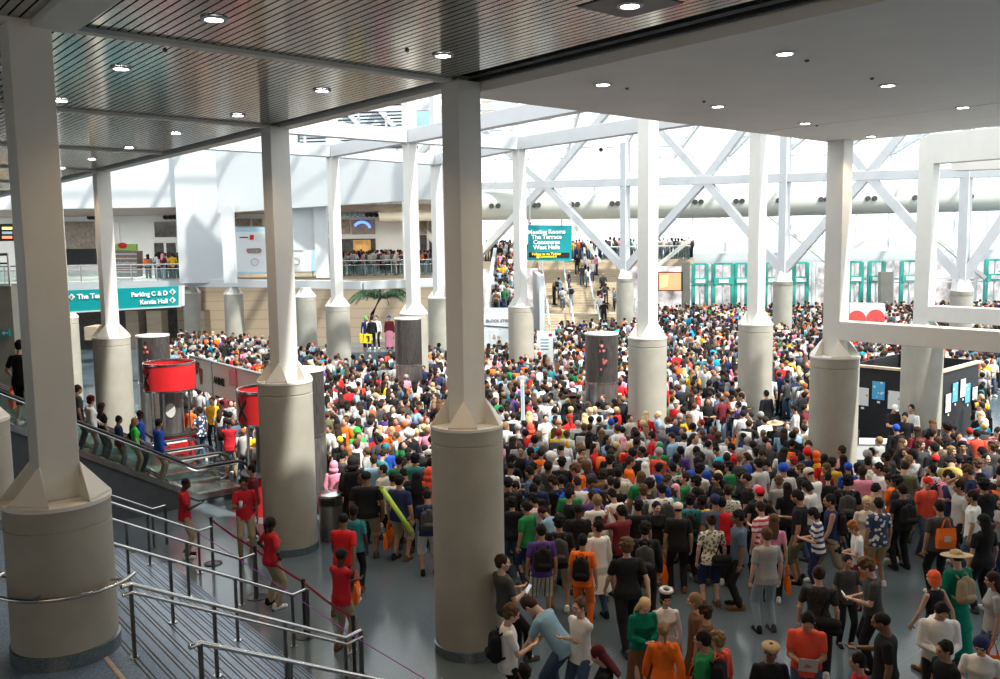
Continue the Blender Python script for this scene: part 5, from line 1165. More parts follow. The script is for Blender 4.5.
# ------------------------------------------------------------------ people the photo shows one by one
# hx, hy, pose, facing, top, bottom, hair, skin, female, height, width, label, carried things
W=lambda *a:a
LIST=[
(186,484,'one',-75,('tee','uniform red'),('pants','khaki'),('buzz','black'),'dark',0,1.,1.,'guard in red shirt and khaki trousers nearest the escalator, hand out',[]),
(243.5,483,'one',200,('tee','uniform red'),('pants','khaki'),('short','black'),'brown',0,1.02,1.,'guard in red shirt holding a white cup, second from the escalator',[('cup','white')]),
(271,523,'hip',-50,('tee','uniform red'),('pants','khaki'),('ponytail','black'),'dark',1,.98,1.12,'guard in red shirt with ponytail and hands on hips',[]),
(341.5,556,'cross',-30,('tee','uniform red'),('pants','khaki'),('cap','black'),'dark',0,1.,1.,'guard in red shirt and black cap at the last belt post',[]),
(344,520,'walk',-12,('tee','red'),('pants','denim'),('buzz','black'),'brown',0,1.03,1.05,'person in bright red shirt and jeans walking off with orange bag',[('tote','orange','handR')]),
(354,511,'stand',-8,('tee','teal'),('pants','black'),('short','black'),'dark',0,.98,1.,'person in teal shirt just behind the bright red shirt',[]),
(366,477,'stand',5,('tee','black'),('shorts','khaki'),('buzz','black'),'brown',0,1.08,1.3,'very broad person in black shirt and khaki shorts by the bin',[]),
(400,481,'stand',-25,('tee','navy'),('shorts','khaki'),('short','black'),'tan',0,1.05,1.15,'person in navy shirt and khaki shorts with lime tube on back',[('tube','lime'),('tote','orange','handL')]),
(427,496,'phone',10,('tee','navy'),('shorts','light grey'),('short','black'),'tan',0,1.0,1.08,'person in navy shirt beside the central column with black backpack',[('backpack','dark grey')]),
(503,563,'leanw',-60,('tee','dark grey'),('pants','black'),('short','dark brown'),'fair',0,1.06,1.05,'person in dark grey shirt leaning against the central column',[('phone','white')]),
(512,614,'one',-80,('tee','white'),('pants','black'),('messy','brown'),'fair',0,1.,1.02,'person in white shirt with brown hair and black backpack, bottom centre',[('backpack','black')]),
(530,606,'bend',60,('tee','light blue'),('pants','denim'),('short','dark brown'),'fair',0,1.05,1.1,'person in light blue shirt bending forward over his bag',[]),
(579,607,'cross',130,('tee','white'),('pants','denim'),('short','brown'),'fair',0,1.,1.,'young person in white shirt with dark print, arms crossed',[]),
(598,655,'phone',75,('tee','black'),('pants','black'),('long','maroon'),'fair',1,.96,1.,'person with long dark red hair looking at a phone',[('phone','white')]),
(524,672,'stand',20,('tee','black'),('pants','black'),('short','black'),'tan',0,.92,1.,'dark haired head at the bottom edge beside the bending person',[]),
(541,531,'stand',5,('tee','purple'),('shorts','plaid'),('short','black'),'tan',0,1.,1.05,'person in purple shirt and checked shorts wearing a backpack',[('backpack','black')]),
(559,522,'stand',-5,('tee','black'),('shorts','khaki'),('messy','black'),'tan',0,1.02,1.1,'person in black shirt and khaki shorts beside the purple shirt',[('backpack','dark grey')]),
(583,541,'stand',-15,('tee','orange'),('pants','orange'),('short','black'),'tan',0,.97,.98,'person in all orange costume with black drawstring bag',[('backpack','black')]),
(597,527,'look',20,('coat','white'),('pants','denim'),('short','black'),'tan',0,1.02,1.,'person in long white coat beside the orange costume',[]),
(626,546,'walk',10,('tee','black'),('pants','black'),('messy','brown'),'fair',1,1.05,1.2,'large person in black shirt with red back print, brown hair',[]),
(645,529,'stand',-10,('jacket','black'),('pants','black'),('messy','black'),'tan',0,1.,1.1,'person in black jacket with grey backpack left of the floral blouse',[('backpack','dark grey')]),
(645,606,'phone',195,('jacket','emerald'),('robe','brown'),('long','blond'),'fair',1,.93,1.,'person with long pale hair in green cloak, bottom centre',[]),
(666,599,'stand',185,('long','white'),('pants','white'),('halo','black'),'fair',1,.93,.98,'person with white fluffy ring above black hair',[]),
(663,630,'walk',0,('jacket','orange'),('pants','white'),('ponytail','light brown'),'fair',1,.93,1.,'person in orange and white hooded jacket seen from behind',[('tote','orange','handR')]),
(694,601,'stand',80,('tee','brown'),('pants','brown'),('bob','light brown'),'fair',0,.95,.98,'person in brown costume beside the girl with white ring',[('tote','orange','handL')]),
(704,613,'stand',60,('long','brown'),('pants','black'),('messy','dark brown'),'fair',0,.93,1.,'dark haired person right behind the brown costume',[]),
(702,640,'stand',60,('tee','green'),('pants','black'),('short','black'),'tan',0,.95,1.1,'person in green shirt with black backpack at the bottom edge',[('backpack','black')]),
(717,640,'stand',40,('jacket','coral'),('pants','orange'),('messy','light brown'),'fair',0,.92,1.,'person in coral orange hooded top right of the green shirt',[]),
(711,521,'stand',5,('tee','floral'),('shorts','navy'),('bun','dark brown'),'fair',1,.98,1.08,'person in red and white floral blouse and dark shorts',[('shoulder','black','back')]),
(737,517,'stand',85,('tee','grey blue'),('pants','black'),('short','black'),'brown',0,1.04,1.15,'bearded person in grey blue shirt right of floral blouse',[]),
(678,509,'stand',0,('tee','black'),('pants','black'),('cap','cream'),'tan',0,1.,1.05,'person in black with cream cap left of the floral blouse',[('tote','orange','handL')]),
(690,500,'stand',-10,('tee','teal'),('pants','black'),('messy','black'),'tan',0,1.,1.05,'person in dark teal shirt behind the cream cap',[('backpack','black')]),
(766,535,'stand',10,('tee','grey'),('pants','light denim'),('short','brown'),'fair',0,1.04,1.05,'tall person in baggy grey shirt and pale jeans, alone on clear floor',[]),
(760,508,'one',30,('tee','red striped'),('pants','black'),('short','dark brown'),'fair',0,.98,1.,'person in red and white top left of clear floor patch',[]),
(774,520,'stand',-20,('tee','pink'),('pants','black'),('long','brown'),'fair',1,.95,1.,'person with long brown hair and pink top behind grey shirt',[('tote','orange','handR')]),
(797,497,'one',60,('tee','black'),('shorts','olive'),('short','black'),'tan',0,1.05,1.15,'broad person in black shirt and olive shorts, fist raised',[]),
(813,514,'phone',70,('tee','striped'),('slim','navy'),('bob','black'),'fair',1,.97,.98,'person in navy and white striped shirt and dark blue trousers',[]),
(829,501,'walk',80,('tank','navy'),('shorts','khaki'),('short','black'),'tan',0,1.02,1.05,'person in blue sleeveless top and khaki shorts walking left',[('backpack','black')]),
(853,528,'phone',80,('tee','white'),('pants','maroon'),('messy','ginger'),'fair',0,.93,.95,'child sized person with ginger hair and white top with red sleeves',[('camera','black')]),
(867,503,'stand',170,('long','cream'),('pants','orange'),('short','blond'),'fair',1,.98,1.,'person with short blond hair facing the camera in pale top',[]),
(878,504,'stand',10,('tee','hawaiian'),('shorts','khaki'),('short','black'),'tan',0,1.,1.05,'person in blue flowered shirt and khaki shorts',[('tote','orange','handL')]),
(819,574,'stand',-20,('tee','lace'),('pants','black'),('bun','dark brown'),'fair',1,1.0,1.15,'person in black lace top and long black trousers from behind',[('shoulder','black','back')]),
(848,562,'stand',180,('tee','dark grey'),('pants','black'),('short','black'),'tan',0,.88,.95,'small dark haired person facing the camera between two taller ones',[]),
(866,567,'phone',75,('tee','dark grey'),('pants','black'),('messy','brown'),'fair',0,1.03,1.08,'person in charcoal shirt with brown hair reading a phone',[('phone','white')]),
(808,622,'phone',165,('tee','coral'),('pants','denim'),('short','black'),'tan',0,1.,1.1,'person in coral red shirt looking down at a leaflet',[('paper','white')]),
(771,652,'stand',175,('tee','black'),('pants','black'),('beret','tan'),'brown',0,.93,1.05,'person in black shirt wearing a tan beret, bottom edge',[]),
(881,622,'one',70,('tee','black'),('pants','black'),('buzz','black'),'brown',0,1.0,1.22,'broad person in black printed shirt with cropped hair, bottom right',[]),
(857,662,'stand',70,('tee','red'),('pants','black'),('short','black'),'tan',0,.92,1.,'person in red shirt at the bottom edge left of black shirt',[]),
(933,578,'walk',25,('tank','black'),('skirt','pink'),('bob','orange'),'fair',1,.98,1.,'person with bright orange bob, black vest and pink skirt',[]),
(956,558,'stand',15,('coat','emerald'),('robe','emerald'),('sunhat','tan','black'),'fair',0,1.,1.05,'person in emerald robe and wide straw hat',[('backpack','khaki')]),
(942,612,'phone',170,('jacket','white'),('pants','black'),('short','black'),'tan',0,.98,1.15,'person in open white jacket looking down, right of orange bob',[]),
(944,650,'stand',100,('tee','black'),('pants','black'),('short','black'),'tan',0,.92,1.12,'person in black shirt with sunglasses on head, bottom right',[]),
(981,646,'one',150,('tee','white'),('pants','navy'),('beanie','navy'),'fair',1,.93,1.1,'person in navy knitted hat and white top, bottom right corner',[]),
(939,507,'stand',5,('tee','dark grey'),('pants','black'),('short','black'),'tan',0,1.03,1.05,'person in charcoal shirt with orange bag over shoulder',[('tote','orange','back')]),
(958,487,'head',95,('tee','light grey'),('pants','black'),('short','black'),'tan',0,1.,1.05,'person in light grey shirt with one hand on his head',[]),
(983,521,'stand',15,('tee','black'),('pants','black'),('long','black'),'tan',1,1.02,1.1,'person in black vest with very long dark hair at the right',[]),
(992,580,'stand',75,('tee','grey'),('slim','denim'),('long','dark brown'),'tan',1,.98,1.,'person with long dark hair, jeans and orange bag at right edge',[('tote','orange','handL')]),
(951,463,'bend',-20,('tee','mustard'),('pants','black'),('short','black'),'tan',0,1.1,1.2,'broad person in mustard yellow shirt bending forward',[]),
(905,467,'phone',-30,('tee','olive'),('pants','olive'),('short','dark brown'),'fair',0,1.03,1.1,'person in olive green shirt bowing his head',[]),
(889,480,'phone',40,('tee','orange'),('pants','denim'),('short','black'),'tan',0,.96,1.,'person in rusty orange shirt below the booth column',[]),
(902,490,'stand',10,('tee','black'),('pants','black'),('short','black'),'tan',0,1.,1.1,'person in black shirt right below the rusty orange shirt',[('backpack','black')]),
(934,448,'stand',10,('tee','black'),('pants','black'),('short','black'),'tan',0,1.04,1.15,'person in black shirt left of the mustard yellow shirt',[]),
(921,445,'look',175,('tee','dark grey'),('pants','black'),('messy','brown'),'fair',0,.98,1.,'person with brown hair facing camera below the booth column',[]),
(952,452,'look',170,('tee','black'),('pants','black'),('messy','light brown'),'fair',0,.98,1.,'fair haired person facing camera above the mustard shirt',[]),
(963,447,'look',120,('tee','black'),('pants','black'),('messy','black'),'tan',0,1.02,1.1,'person in black shirt above and right of the mustard shirt',[]),
(977,464,'stand',10,('tee','navy'),('pants','black'),('messy','brown'),'fair',0,1.,1.1,'brown haired person in navy shirt right of the mustard shirt',[]),
(981,452,'stand',30,('tee','grey'),('pants','black'),('short','black'),'tan',0,1.,1.05,'person in grey shirt and black backpack near right edge',[('backpack','black')]),
(983,485,'stand',5,('jacket','black'),('pants','black'),('messy','black'),'tan',0,1.05,1.2,'broad person in black hooded jacket at the right edge',[]),
(891,453,'look',-100,('tee','dark grey'),('pants','black'),('short','black'),'brown',0,1.,1.1,'bearded person in dark grey shirt left of brown haired face',[]),
(933,434,'stand',-80,('tee','maroon'),('pants','black'),('bun','black'),'tan',1,.98,1.,'person in maroon shirt with hair bun under the booth',[]),
(947,428,'stand',60,('jacket','black'),('pants','black'),('afro','black'),'tan',0,1.02,1.15,'person in black jacket with big dark hair under the booth',[]),
(917,431,'stand',0,('jacket','maroon'),('pants','maroon'),('long','dark brown'),'tan',1,.98,1.05,'person in maroon jacket with long hair at the booth column',[]),
(896,429,'stand',0,('jacket','black'),('pants','black'),('beanie','blue'),'tan',0,.98,1.,'person with bright blue hat left of the booth column',[]),
(905,417,'one',150,('tee','black'),('pants','black'),('short','black'),'tan',0,1.,1.,'person in black shirt standing against the booth column',[]),
(911,409,'leanw',160,('long','light grey'),('pants','light grey'),('short','black'),'tan',0,1.03,1.,'person in pale grey shirt leaning on the booth column',[]),
(895,409,'phone',190,('tee','black'),('pants','black'),('cap','white'),'tan',0,1.,1.,'person in white cap and black shirt in front of the booth',[]),
(984,423,'phone',185,('tee','cyan'),('shorts','light denim'),('cap','white'),'tan',0,1.,1.08,'person in bright cyan shirt and white cap at the right',[]),
(998,432,'phone',190,('tee','red striped'),('pants','denim'),('short','dark brown'),'fair',0,.98,1.,'person in red striped shirt at the right edge',[]),
(758,464,'stand',30,('tee','light grey'),('pants','denim'),('short','black'),'tan',0,1.03,1.15,'person in plain pale grey shirt above the red and white top',[]),
(783,469,'stand',10,('tee','light grey'),('pants','denim'),('beanie','blue'),'tan',0,1.03,1.15,'person in light grey shirt with blue hat below corner column',[]),
(809,474,'phone',30,('tee','white'),('shorts','khaki'),('cap','cream','black'),'tan',0,1.04,1.12,'person in white shirt and cream cap below the corner column',[('phone','black')]),
(807,453,'stand',10,('tee','navy'),('pants','black'),('beanie','red'),'tan',0,1.,1.1,'person in navy shirt with red cap before the corner column',[]),
(816,456,'stand',0,('tee','yellow'),('pants','yellow'),('scarf','orange'),'tan',1,.96,1.,'person with orange headscarf beside the red cap',[]),
(832,463,'stand',-20,('tee','yellow'),('pants','black'),('messy','dark brown'),'fair',0,.98,1.,'person in yellow shirt with dark hair before the corner column',[]),
(848,468,'stand',0,('tee','blue'),('pants','black'),('beanie','blue'),'tan',0,.96,1.,'person all in blue with blue hat before the corner column',[]),
(843,460,'stand',0,('tee','black'),('pants','black'),('long','black'),'tan',1,.98,1.,'long haired person in black at the foot of corner column',[]),
(824,459,'stand',0,('tee','red'),('pants','red'),('long','black'),'tan',1,.98,1.,'long haired person in red at the foot of corner column',[]),
(847,481,'stand',-15,('tee','black'),('pants','black'),('messy','black'),'tan',0,1.03,1.1,'person in black with grey backpack right of yellow shirt',[('backpack','dark grey')]),
(868,462,'stand',-20,('tee','white'),('pants','black'),('short','black'),'tan',0,.98,1.,'person in white shirt with cream backpack under the booth',[('backpack','cream')]),
(859,468,'look',200,('tee','white'),('pants','black'),('bob','black'),'tan',1,.95,1.,'person in white top with black bob right of corner column',[]),
(757,491,'stand',20,('tee','black'),('pants','black'),('cap','pink','brown'),'fair',0,.96,1.,'person with pink cap in black shirt above the striped top',[]),
(787,488,'stand',0,('tee','black'),('pants','black'),('long','black'),'tan',1,.98,1.,'person with long black hair left of the fist raiser',[]),
(775,425,'stand',150,('tee','black'),('pants','black'),('sunhat','khaki','brown'),'tan',0,1.,1.,'person in wide khaki hat left of the corner column',[]),
(794,409,'one',60,('long','light grey'),('slim','black'),('bun','black'),'tan',1,1.02,1.,'person in pale grey top and black trousers in the bright gap',[]),
(766,394,'stand',20,('coat','black'),('pants','black'),('short','black'),'tan',0,1.0,1.,'person in long black coat with red marks on the bright floor',[]),
(508,483,'stand',0,('jacket','black'),('pants','dark grey'),('short','black'),'tan',0,1.05,1.2,'broad person in black with backpack beside the central column',[('backpack','black')]),
(529,472,'one',60,('tee','grey blue'),('pants','black'),('short','black'),'tan',0,1.02,1.05,'person in slate shirt raising one hand near central column',[('backpack','dark grey')]),
(533,500,'phone',50,('tee','pink floral'),('pants','black'),('messy','black'),'tan',1,.97,1.,'person in pink print blouse looking at a phone',[('phone','white')]),
(543,513,'bend',40,('tee','light blue'),('pants','denim'),('short','black'),'tan',0,.99,1.,'person in light blue shirt above the purple shirt',[]),
(553,482,'phone',50,('tee','black'),('pants','black'),('messy','dark brown'),'fair',0,1.,1.,'person in black shirt with bright blue backpack',[('backpack','blue')]),
(570,489,'stand',-5,('tee','green'),('pants','black'),('short','black'),'tan',0,1.02,1.05,'person in green shirt with white collar, orange bag strap',[('tote','orange','shoulder')]),
(578,510,'stand',0,('jacket','black'),('pants','black'),('buzz','black'),'dark',0,1.,1.05,'person in black jacket between green shirt and white coat',[]),
(575,470,'phone',60,('jacket','orange'),('pants','black'),('messy','brown'),'fair',0,1.02,1.08,'person in bright orange hooded jacket in mid crowd',[]),
(597,501,'stand',0,('tee','white'),('pants','denim'),('short','light brown'),'fair',0,1.02,1.08,'person in white shirt with fair hair and black strap',[]),
(603,475,'stand',0,('tee','brown'),('pants','black'),('messy','dark brown'),'tan',0,1.,1.,'person in rust brown top right of the bright orange jacket',[]),
(618,473,'stand',0,('tee','cream'),('pants','denim'),('short','black'),'tan',0,1.02,1.08,'person in cream shirt with shoulder strap in mid crowd',[]),
(612,495,'phone',30,('tee','white'),('pants','orange'),('short','black'),'tan',0,1.,1.,'person in white shirt right of the fair haired white shirt',[]),
(641,477,'stand',0,('tee','green'),('pants','black'),('bob','brown'),'fair',0,1.,1.1,'person in green shirt with brown bob in the crowd centre',[]),
(643,491,'stand',10,('long','light grey'),('pants','black'),('messy','brown'),'fair',0,.98,1.,'brown haired person with grey backpack below green shirt',[('backpack','dark grey')]),
(638,506,'stand',0,('tee','black'),('pants','black'),('messy','black'),'tan',0,.98,1.,'person in black with pale strap above the red print',[]),
(661,489,'stand',15,('tee','white'),('pants','khaki'),('short','black'),'tan',0,1.03,1.1,'person in white shirt wearing large dark backpack mid crowd',[('backpack','dark grey')]),
(672,468,'stand',30,('tee','light grey'),('pants','denim'),('short','black'),'tan',0,1.,1.,'person in pale grey shirt beside the royal blue shirt',[('backpack','black')]),
(684,478,'look',60,('tee','green'),('pants','black'),('short','dark brown'),'fair',0,1.,1.05,'person in dark green shirt looking left near royal blue shirt',[]),
(695,482,'stand',60,('jacket','black'),('pants','black'),('messy','black'),'tan',0,1.,1.1,'person in black leather jacket below the royal blue shirt',[]),
(698,462,'stand',-10,('tee','blue'),('pants','black'),('short','black'),'brown',0,1.05,1.2,'broad person in royal blue shirt with yellow print',[]),
(715,501,'stand',0,('tee','grey blue'),('pants','black'),('beanie','navy'),'tan',0,1.02,1.08,'person in slate shirt and navy knitted hat above floral blouse',[]),
(718,476,'stand',10,('tee','black'),('pants','black'),('bob','blond'),'fair',1,.98,1.,'person with short pale blond wig right of royal blue shirt',[]),
(701,501,'look',20,('tee','yellow'),('pants','black'),('short','black'),'dark',0,.97,1.,'person in yellow top left of the navy knitted hat',[]),
(728,491,'stand',-10,('tee','checked'),('pants','black'),('short','dark brown'),'fair',0,1.,1.08,'person in green and white checked shirt',[]),
(722,503,'stand',-10,('tee','red'),('pants','black'),('short','black'),'tan',0,1.0,1.0,'person in red shirt beside the checked shirt',[]),
(746,479,'stand',60,('tee','black'),('pants','black'),('buzz','black'),'tan',0,1.03,1.15,'person in black shirt right of the checked shirt',[]),
(534,440,'stand',20,('tee','cyan'),('pants','black'),('short','black'),'tan',0,1.02,1.1,'person in bright cyan shirt in the crowd left of centre',[('backpack','navy')]),
(559,423,'stand',0,('tee','lime'),('pants','black'),('bald','black'),'tan',0,1.02,1.12,'bald person in lime yellow shirt',[]),
(551,458,'stand',0,('tee','white'),('pants','black'),('afro','white'),'fair',0,.98,1.,'person with curly white hair in the crowd left of centre',[]),
(569,418,'look',30,('tee','red'),('pants','black'),('long','red'),'fair',1,.98,1.,'person with bright red hair beside the lime yellow shirt',[]),
(573,397,'stand',0,('jacket','black'),('pants','black'),('sunhat','dark brown','black'),'tan',0,1.12,1.35,'very large person in black with floppy hat left of clad cylinder',[]),
(518,428,'stand',0,('jacket','grey'),('pants','black'),('beanie','grey'),'tan',0,.98,1.05,'person in grey jacket and grey hat near the central column',[]),
(530,428,'stand',30,('tee','coral'),('pants','black'),('hood','coral'),'fair',1,.96,1.,'person under a salmon hood beside the grey hat',[]),
(611,423,'stand',0,('tee','light grey'),('pants','black'),('beanie','blue'),'tan',0,1.,1.,'person with bright blue cap just below the clad cylinder',[]),
(610,413,'look',30,('tee','cream'),('pants','black'),('cap','white'),'tan',0,1.,1.,'person with white cap at the foot of the clad cylinder',[]),
(645,467,'stand',0,('tee','cream'),('pants','black'),('long','white'),'fair',1,.98,1.,'person with long silver hair in the crowd centre',[]),
(632,453,'stand',20,('tee','black'),('pants','black'),('short','black'),'tan',0,1.03,1.15,'broad person in black shirt left of the silver hair',[]),
(629,446,'stand',0,('tee','red'),('pants','black'),('bob','blond'),'fair',1,.98,1.,'person with blond bob and red top in the crowd centre',[]),
(660,448,'stand',0,('tee','green'),('pants','black'),('beanie','green'),'tan',0,.97,1.,'person with green cap in the crowd centre',[]),
(671,437,'stand',60,('tee','light blue'),('pants','black'),('buzz','dark brown'),'fair',0,1.02,1.1,'person with cropped hair and pale blue shirt',[]),
(676,404,'look',120,('tee','red'),('pants','black'),('cap','grey'),'tan',0,1.02,1.1,'person in red shirt with grey cap right of mid hall column',[]),
(651,436,'stand',60,('tee','red'),('pants','black'),('short','black'),'tan',0,.98,1.,'person in dark red shirt with pink visor',[]),
(738,405,'stand',60,('tee','purple'),('pants','black'),('short','black'),'tan',1,.95,1.,'person in purple shirt on the bright floor near a column',[('tote','orange','handL')]),
(741,397,'one',90,('tee','white'),('pants','white'),('short','black'),'tan',0,1.05,1.,'person in white against the bright faced column',[]),
(334,466,'stand',0,('coat','pink'),('robe','pink'),('hood','pink'),'fair',1,.92,1.,'person in pink hooded costume beside the half hidden cylinder',[]),
(353,462,'stand',0,('coat','black'),('pants','black'),('hood','black'),'fair',0,1.05,1.15,'tall person in black hooded cloak right of pink costume',[]),
(348,451,'stand',10,('tee','cream'),('pants','black'),('bob','ginger'),'fair',1,.96,1.,'person with ginger hair left above the black cloak',[]),
(340,441,'stand',0,('tee','black'),('pants','black'),('beanie','yellow'),'fair',1,.94,1.,'person in yellow cap near the half hidden cylinder',[]),
(357,432,'stand',20,('jacket','bright green'),('pants','bright green'),('hood','bright green'),'fair',0,.98,1.,'person in bright green hooded costume',[]),
(336,430,'stand',0,('tee','cream'),('pants','black'),('bob','light brown'),'fair',1,.96,1.,'fair haired person left of the green hooded costume',[]),
(372,414,'look',60,('tee','cream'),('pants','black'),('bob','orange'),'fair',1,.96,1.,'person with peach blond hair above the green costume',[]),
(392,431,'stand',0,('jacket','orange'),('pants','green'),('bob','tan'),'fair',0,.98,1.,'person with sandy hair and orange jacket',[]),
(409,435,'stand',0,('jacket','black'),('pants','black'),('afro','white'),'fair',0,1.02,1.1,'person with large cream wig near the central column',[]),
(374,460,'stand',0,('tee','light blue'),('pants','black'),('short','dark brown'),'fair',0,1.,1.1,'person in light blue shirt behind the very broad black shirt',[]),
(386,448,'stand',0,('tee','blue'),('pants','black'),('beanie','teal'),'tan',0,1.,1.,'person in blue with teal hat in the left crowd',[]),
(399,461,'stand',0,('tee','green'),('pants','black'),('short','black'),'tan',0,1.,1.08,'person in green shirt in the left crowd with lime strap',[]),
(415,459,'stand',0,('tee','teal'),('pants','black'),('messy','black'),'tan',0,1.02,1.12,'person in dark teal shirt next to the central column shaft',[]),
(417,477,'stand',0,('tee','black'),('pants','black'),('long','black'),'tan',1,1.02,1.15,'long haired person in black left of the central column',[]),
(429,473,'stand',0,('coat','coral'),('robe','coral'),('hood','coral'),'tan',1,.98,1.,'person in patterned coral robe touching the central column',[]),
(382,470,'look',60,('tee','cream'),('pants','black'),('short','dark brown'),'fair',0,.98,1.,'person in cream shirt between light blue and navy shirts',[]),
(393,478,'stand',0,('tee','white'),('pants','black'),('short','black'),'tan',0,.98,1.1,'person in white shirt just behind the lime tube carrier',[]),
]
for t in LIST:
    hx,hy,po,fa,top,bot,hair,sk,fem,sc,wid,lb,ex=t
    PH(hx,hy,po,fa,top,bot,hair,sk,bool(fem),sc,wid,lb,ex)
# riders on the nearer escalator
def esc_z(n): return max(0.,(n+8.05)*math.tan(math.radians(30)))+.25
RID=[(19,348,-23.5,('tee','black'),('shorts','black'),('short','black'),'fair',0,0,'person in black shirt and shorts riding high at the left edge',[('tote','orange','handL')]),
(77,391,-23.8,('tee','dark grey'),('pants','denim'),('short','dark brown'),'fair',0,-60,'person in dark grey shirt with headphones on the escalator',[]),
(90,402,-23.5,('jacket','white'),('pants','light denim'),('messy','maroon'),'fair',1,-60,'person with dark red hair and white jacket on the escalator',[]),
(101,408,-24.0,('tee','black'),('pants','black'),('long','dark brown'),'tan',1,-40,'person in black with long guitar shaped case on the escalator',[]),
(118,421,-23.9,('tee','navy'),('pants','black'),('short','black'),'brown',0,-60,'person in navy jacket in the middle of the escalator',[]),
(134,423,-23.6,('tee','bright green'),('pants','khaki'),('bob','light brown'),'fair',1,-60,'person in green dress on the escalator',[]),
(139,416,-24.1,('tee','blue'),('pants','denim'),('buzz','black'),'dark',0,-70,'person in blue shirt behind the green dress on the escalator',[('backpack','black')]),
(158,425,-23.7,('jacket','blue'),('pants','khaki'),('short','black'),'tan',0,-60,'person in bright blue jacket and pale trousers lowest on escalator',[])]
for hx,hy,s_,top,bot,hair,sk,fem,fa,lb,ex in RID:
    pl=S(s_,0); q=onplane(hx,hy,pl,D2); n=q.dot(N2); z=esc_z(math.floor((n+8.05)/.4)*.4-8.05+.1)
    sc=max(.85,min(1.15,(q.z-z)/1.60)); z=q.z-1.60*sc if sc in(.85,1.15) else z
    person(S(s_,n,max(z,.1)),fa,'ride' if lb!='x' else 'stand',top,bot,hair,sk,bool(fem),sc,1.0,lb,None,ex)
# a few people beyond the escalator, by the first kiosk
for hx,hy,po,fa,top,bot,hair,sk,fem,lb in (
(176,411,'phone',160,('tee','uniform red'),('pants','khaki'),('short','dark brown'),'fair',0,'person in red shirt and khaki trousers beside the far drum kiosk'),
(192,408,'one',-30,('tee','orange'),('pants','orange'),('short','black'),'tan',0,'person in orange right of the red shirt by far drum kiosk'),
(199,411,'ride',60,('tee','hawaiian'),('pants','denim'),('short','black'),'brown',0,'person in blue patterned shirt reaching for the escalator handrail'),
(229,423,'cross',0,('tee','uniform red'),('pants','khaki'),('buzz','black'),'dark',0,'person in red shirt back to camera between the drum kiosks'),
(221,405,'stand',150,('tee','navy'),('pants','black'),('short','black'),'tan',0,'person in navy shirt behind the red shirt between the kiosks'),
(236,404,'stand',170,('tee','white'),('pants','light grey'),('short','black'),'fair',0,'person in white shirt left of the nearer drum kiosk'),
(212,401,'stand',180,('tee','yellow'),('pants','black'),('short','brown'),'fair',0,'person in yellow shirt between the two drum kiosks'),
(251,470,'stand',100,('tee','maroon'),('pants','black'),('short','black'),'tan',0,'person in maroon shirt left of the litter bin column'),
):
    PH(hx,hy,po,fa,top,bot,hair,sk,bool(fem),1.,1.,lb,[])
# costumed people on the low stage
for hx,hy,top,bot,hair,fa,lb in ((368,320,('coat','white'),('pants','navy'),('short','brown'),180,'person in white and navy costume at the back of the low stage'),
(376,327,('coat','white'),('pants','black'),('short','black'),170,'person in white coat and black trousers on the low stage'),
(389,324,('coat','maroon'),('robe','pink'),('beanie','blue'),180,'person in purple pink costume and blue hat on the low stage'),
(367,334,('jacket','navy'),('pants','black'),('hood','bright green'),180,'person with pale green hood beside the yellow sign box'),
(373,340,('long','black'),('pants','black'),('short','black'),10,'person in black suit on the low stage, back turned')):
    s=body('stand'); q=atY(hx,hy,47.5); person(Vector((q.x,47.5+random.uniform(-1,1)*.3,1.2)),fa,'stand',top,bot,hair,'fair',False,1.,1.,lb,None,[])
# ------------------------------------------------------------------ the packed crowd
OBST=[(-.56,14.41,.9),(-4.71,19.45,.9),(-12.89,29.7,.9),(4.5,27.3,.9),(8.35,22.28,.9),(8.9,31.17,.9),(-3.65,38.1,.9),(.98,41.5,.9),(-7.86,43.6,.9),(-3.3,48.9,.9),(12.72,26.9,.9),(-18.35,38.6,.9),(-16.6,56.2,.9),(-11.2,52,.9)]
OBST+=[(f.x,f.y,.9) for f in feet]
for o in bpy.data.objects:
    if o.name.split('.')[0] in('clad_cylinder',): OBST.append((o.location.x,o.location.y,.85))
    if o.name.split('.')[0] in('drum_kiosk',): OBST.append((o.location.x,o.location.y,1.0))
    if o.name.split('.')[0] in('litter_bin',): OBST.append((o.location.x,o.location.y,.5))
OBST.append((12.4,atz(872,441,.75).y,1.1)); pt_=bpy.data.objects['palm_tree'].location; OBST.append((pt_.x,pt_.y,.5))
def inpoly(x,y,P):
    c=False; j=len(P)-1
    for i in range(len(P)):
        if (P[i][1]>y)!=(P[j][1]>y) and x<(P[j][0]-P[i][0])*(y-P[i][1])/(P[j][1]-P[i][1])+P[i][0]: c=not c
        j=i
    return c
MAIN=[(322,352),(345,356),(410,352),(432,345),(480,345),(520,340),(545,322),(640,318),(660,303),(760,300),(1010,290),(1010,352),(985,362),(982,420),(1010,420),(1010,500),(985,505),(940,480),(905,486),(870,492),(850,480),(800,492),(750,500),(700,500),(640,512),(590,520),(560,512),(520,505),(500,500),(430,486),(380,482),(345,470),(328,440)]
LEFT=[(150,372),(180,330),(255,335),(330,345),(330,372),(262,382),(262,440),(238,430),(205,402),(178,398)]
HOLE=[[(695,402),(742,402),(742,440),(722,432),(700,420)],[(745,380),(800,380),(806,425),(780,420),(745,410)],[(845,362),(938,368),(980,362),(980,425),(930,425),(905,440),(850,440)],[(200,352),(258,370),(258,392),(195,378)],[(345,300),(412,300),(412,340),(345,342)],[(535,300),(558,300),(558,360),(535,352)],[(560,545),(560,700),(700,700),(700,545)]]
def in_booth(x,y):
    P=[(A_.x-.5,A_.y-.5),(B_.x,B_.y-.6),(C_.x+.5,C_.y-.3),(Dk.x+.3,Dk.y+.6)]; return inpoly(x,y,P)
bx0,by0=b0.x,b0.y
rnd=random.Random(11)
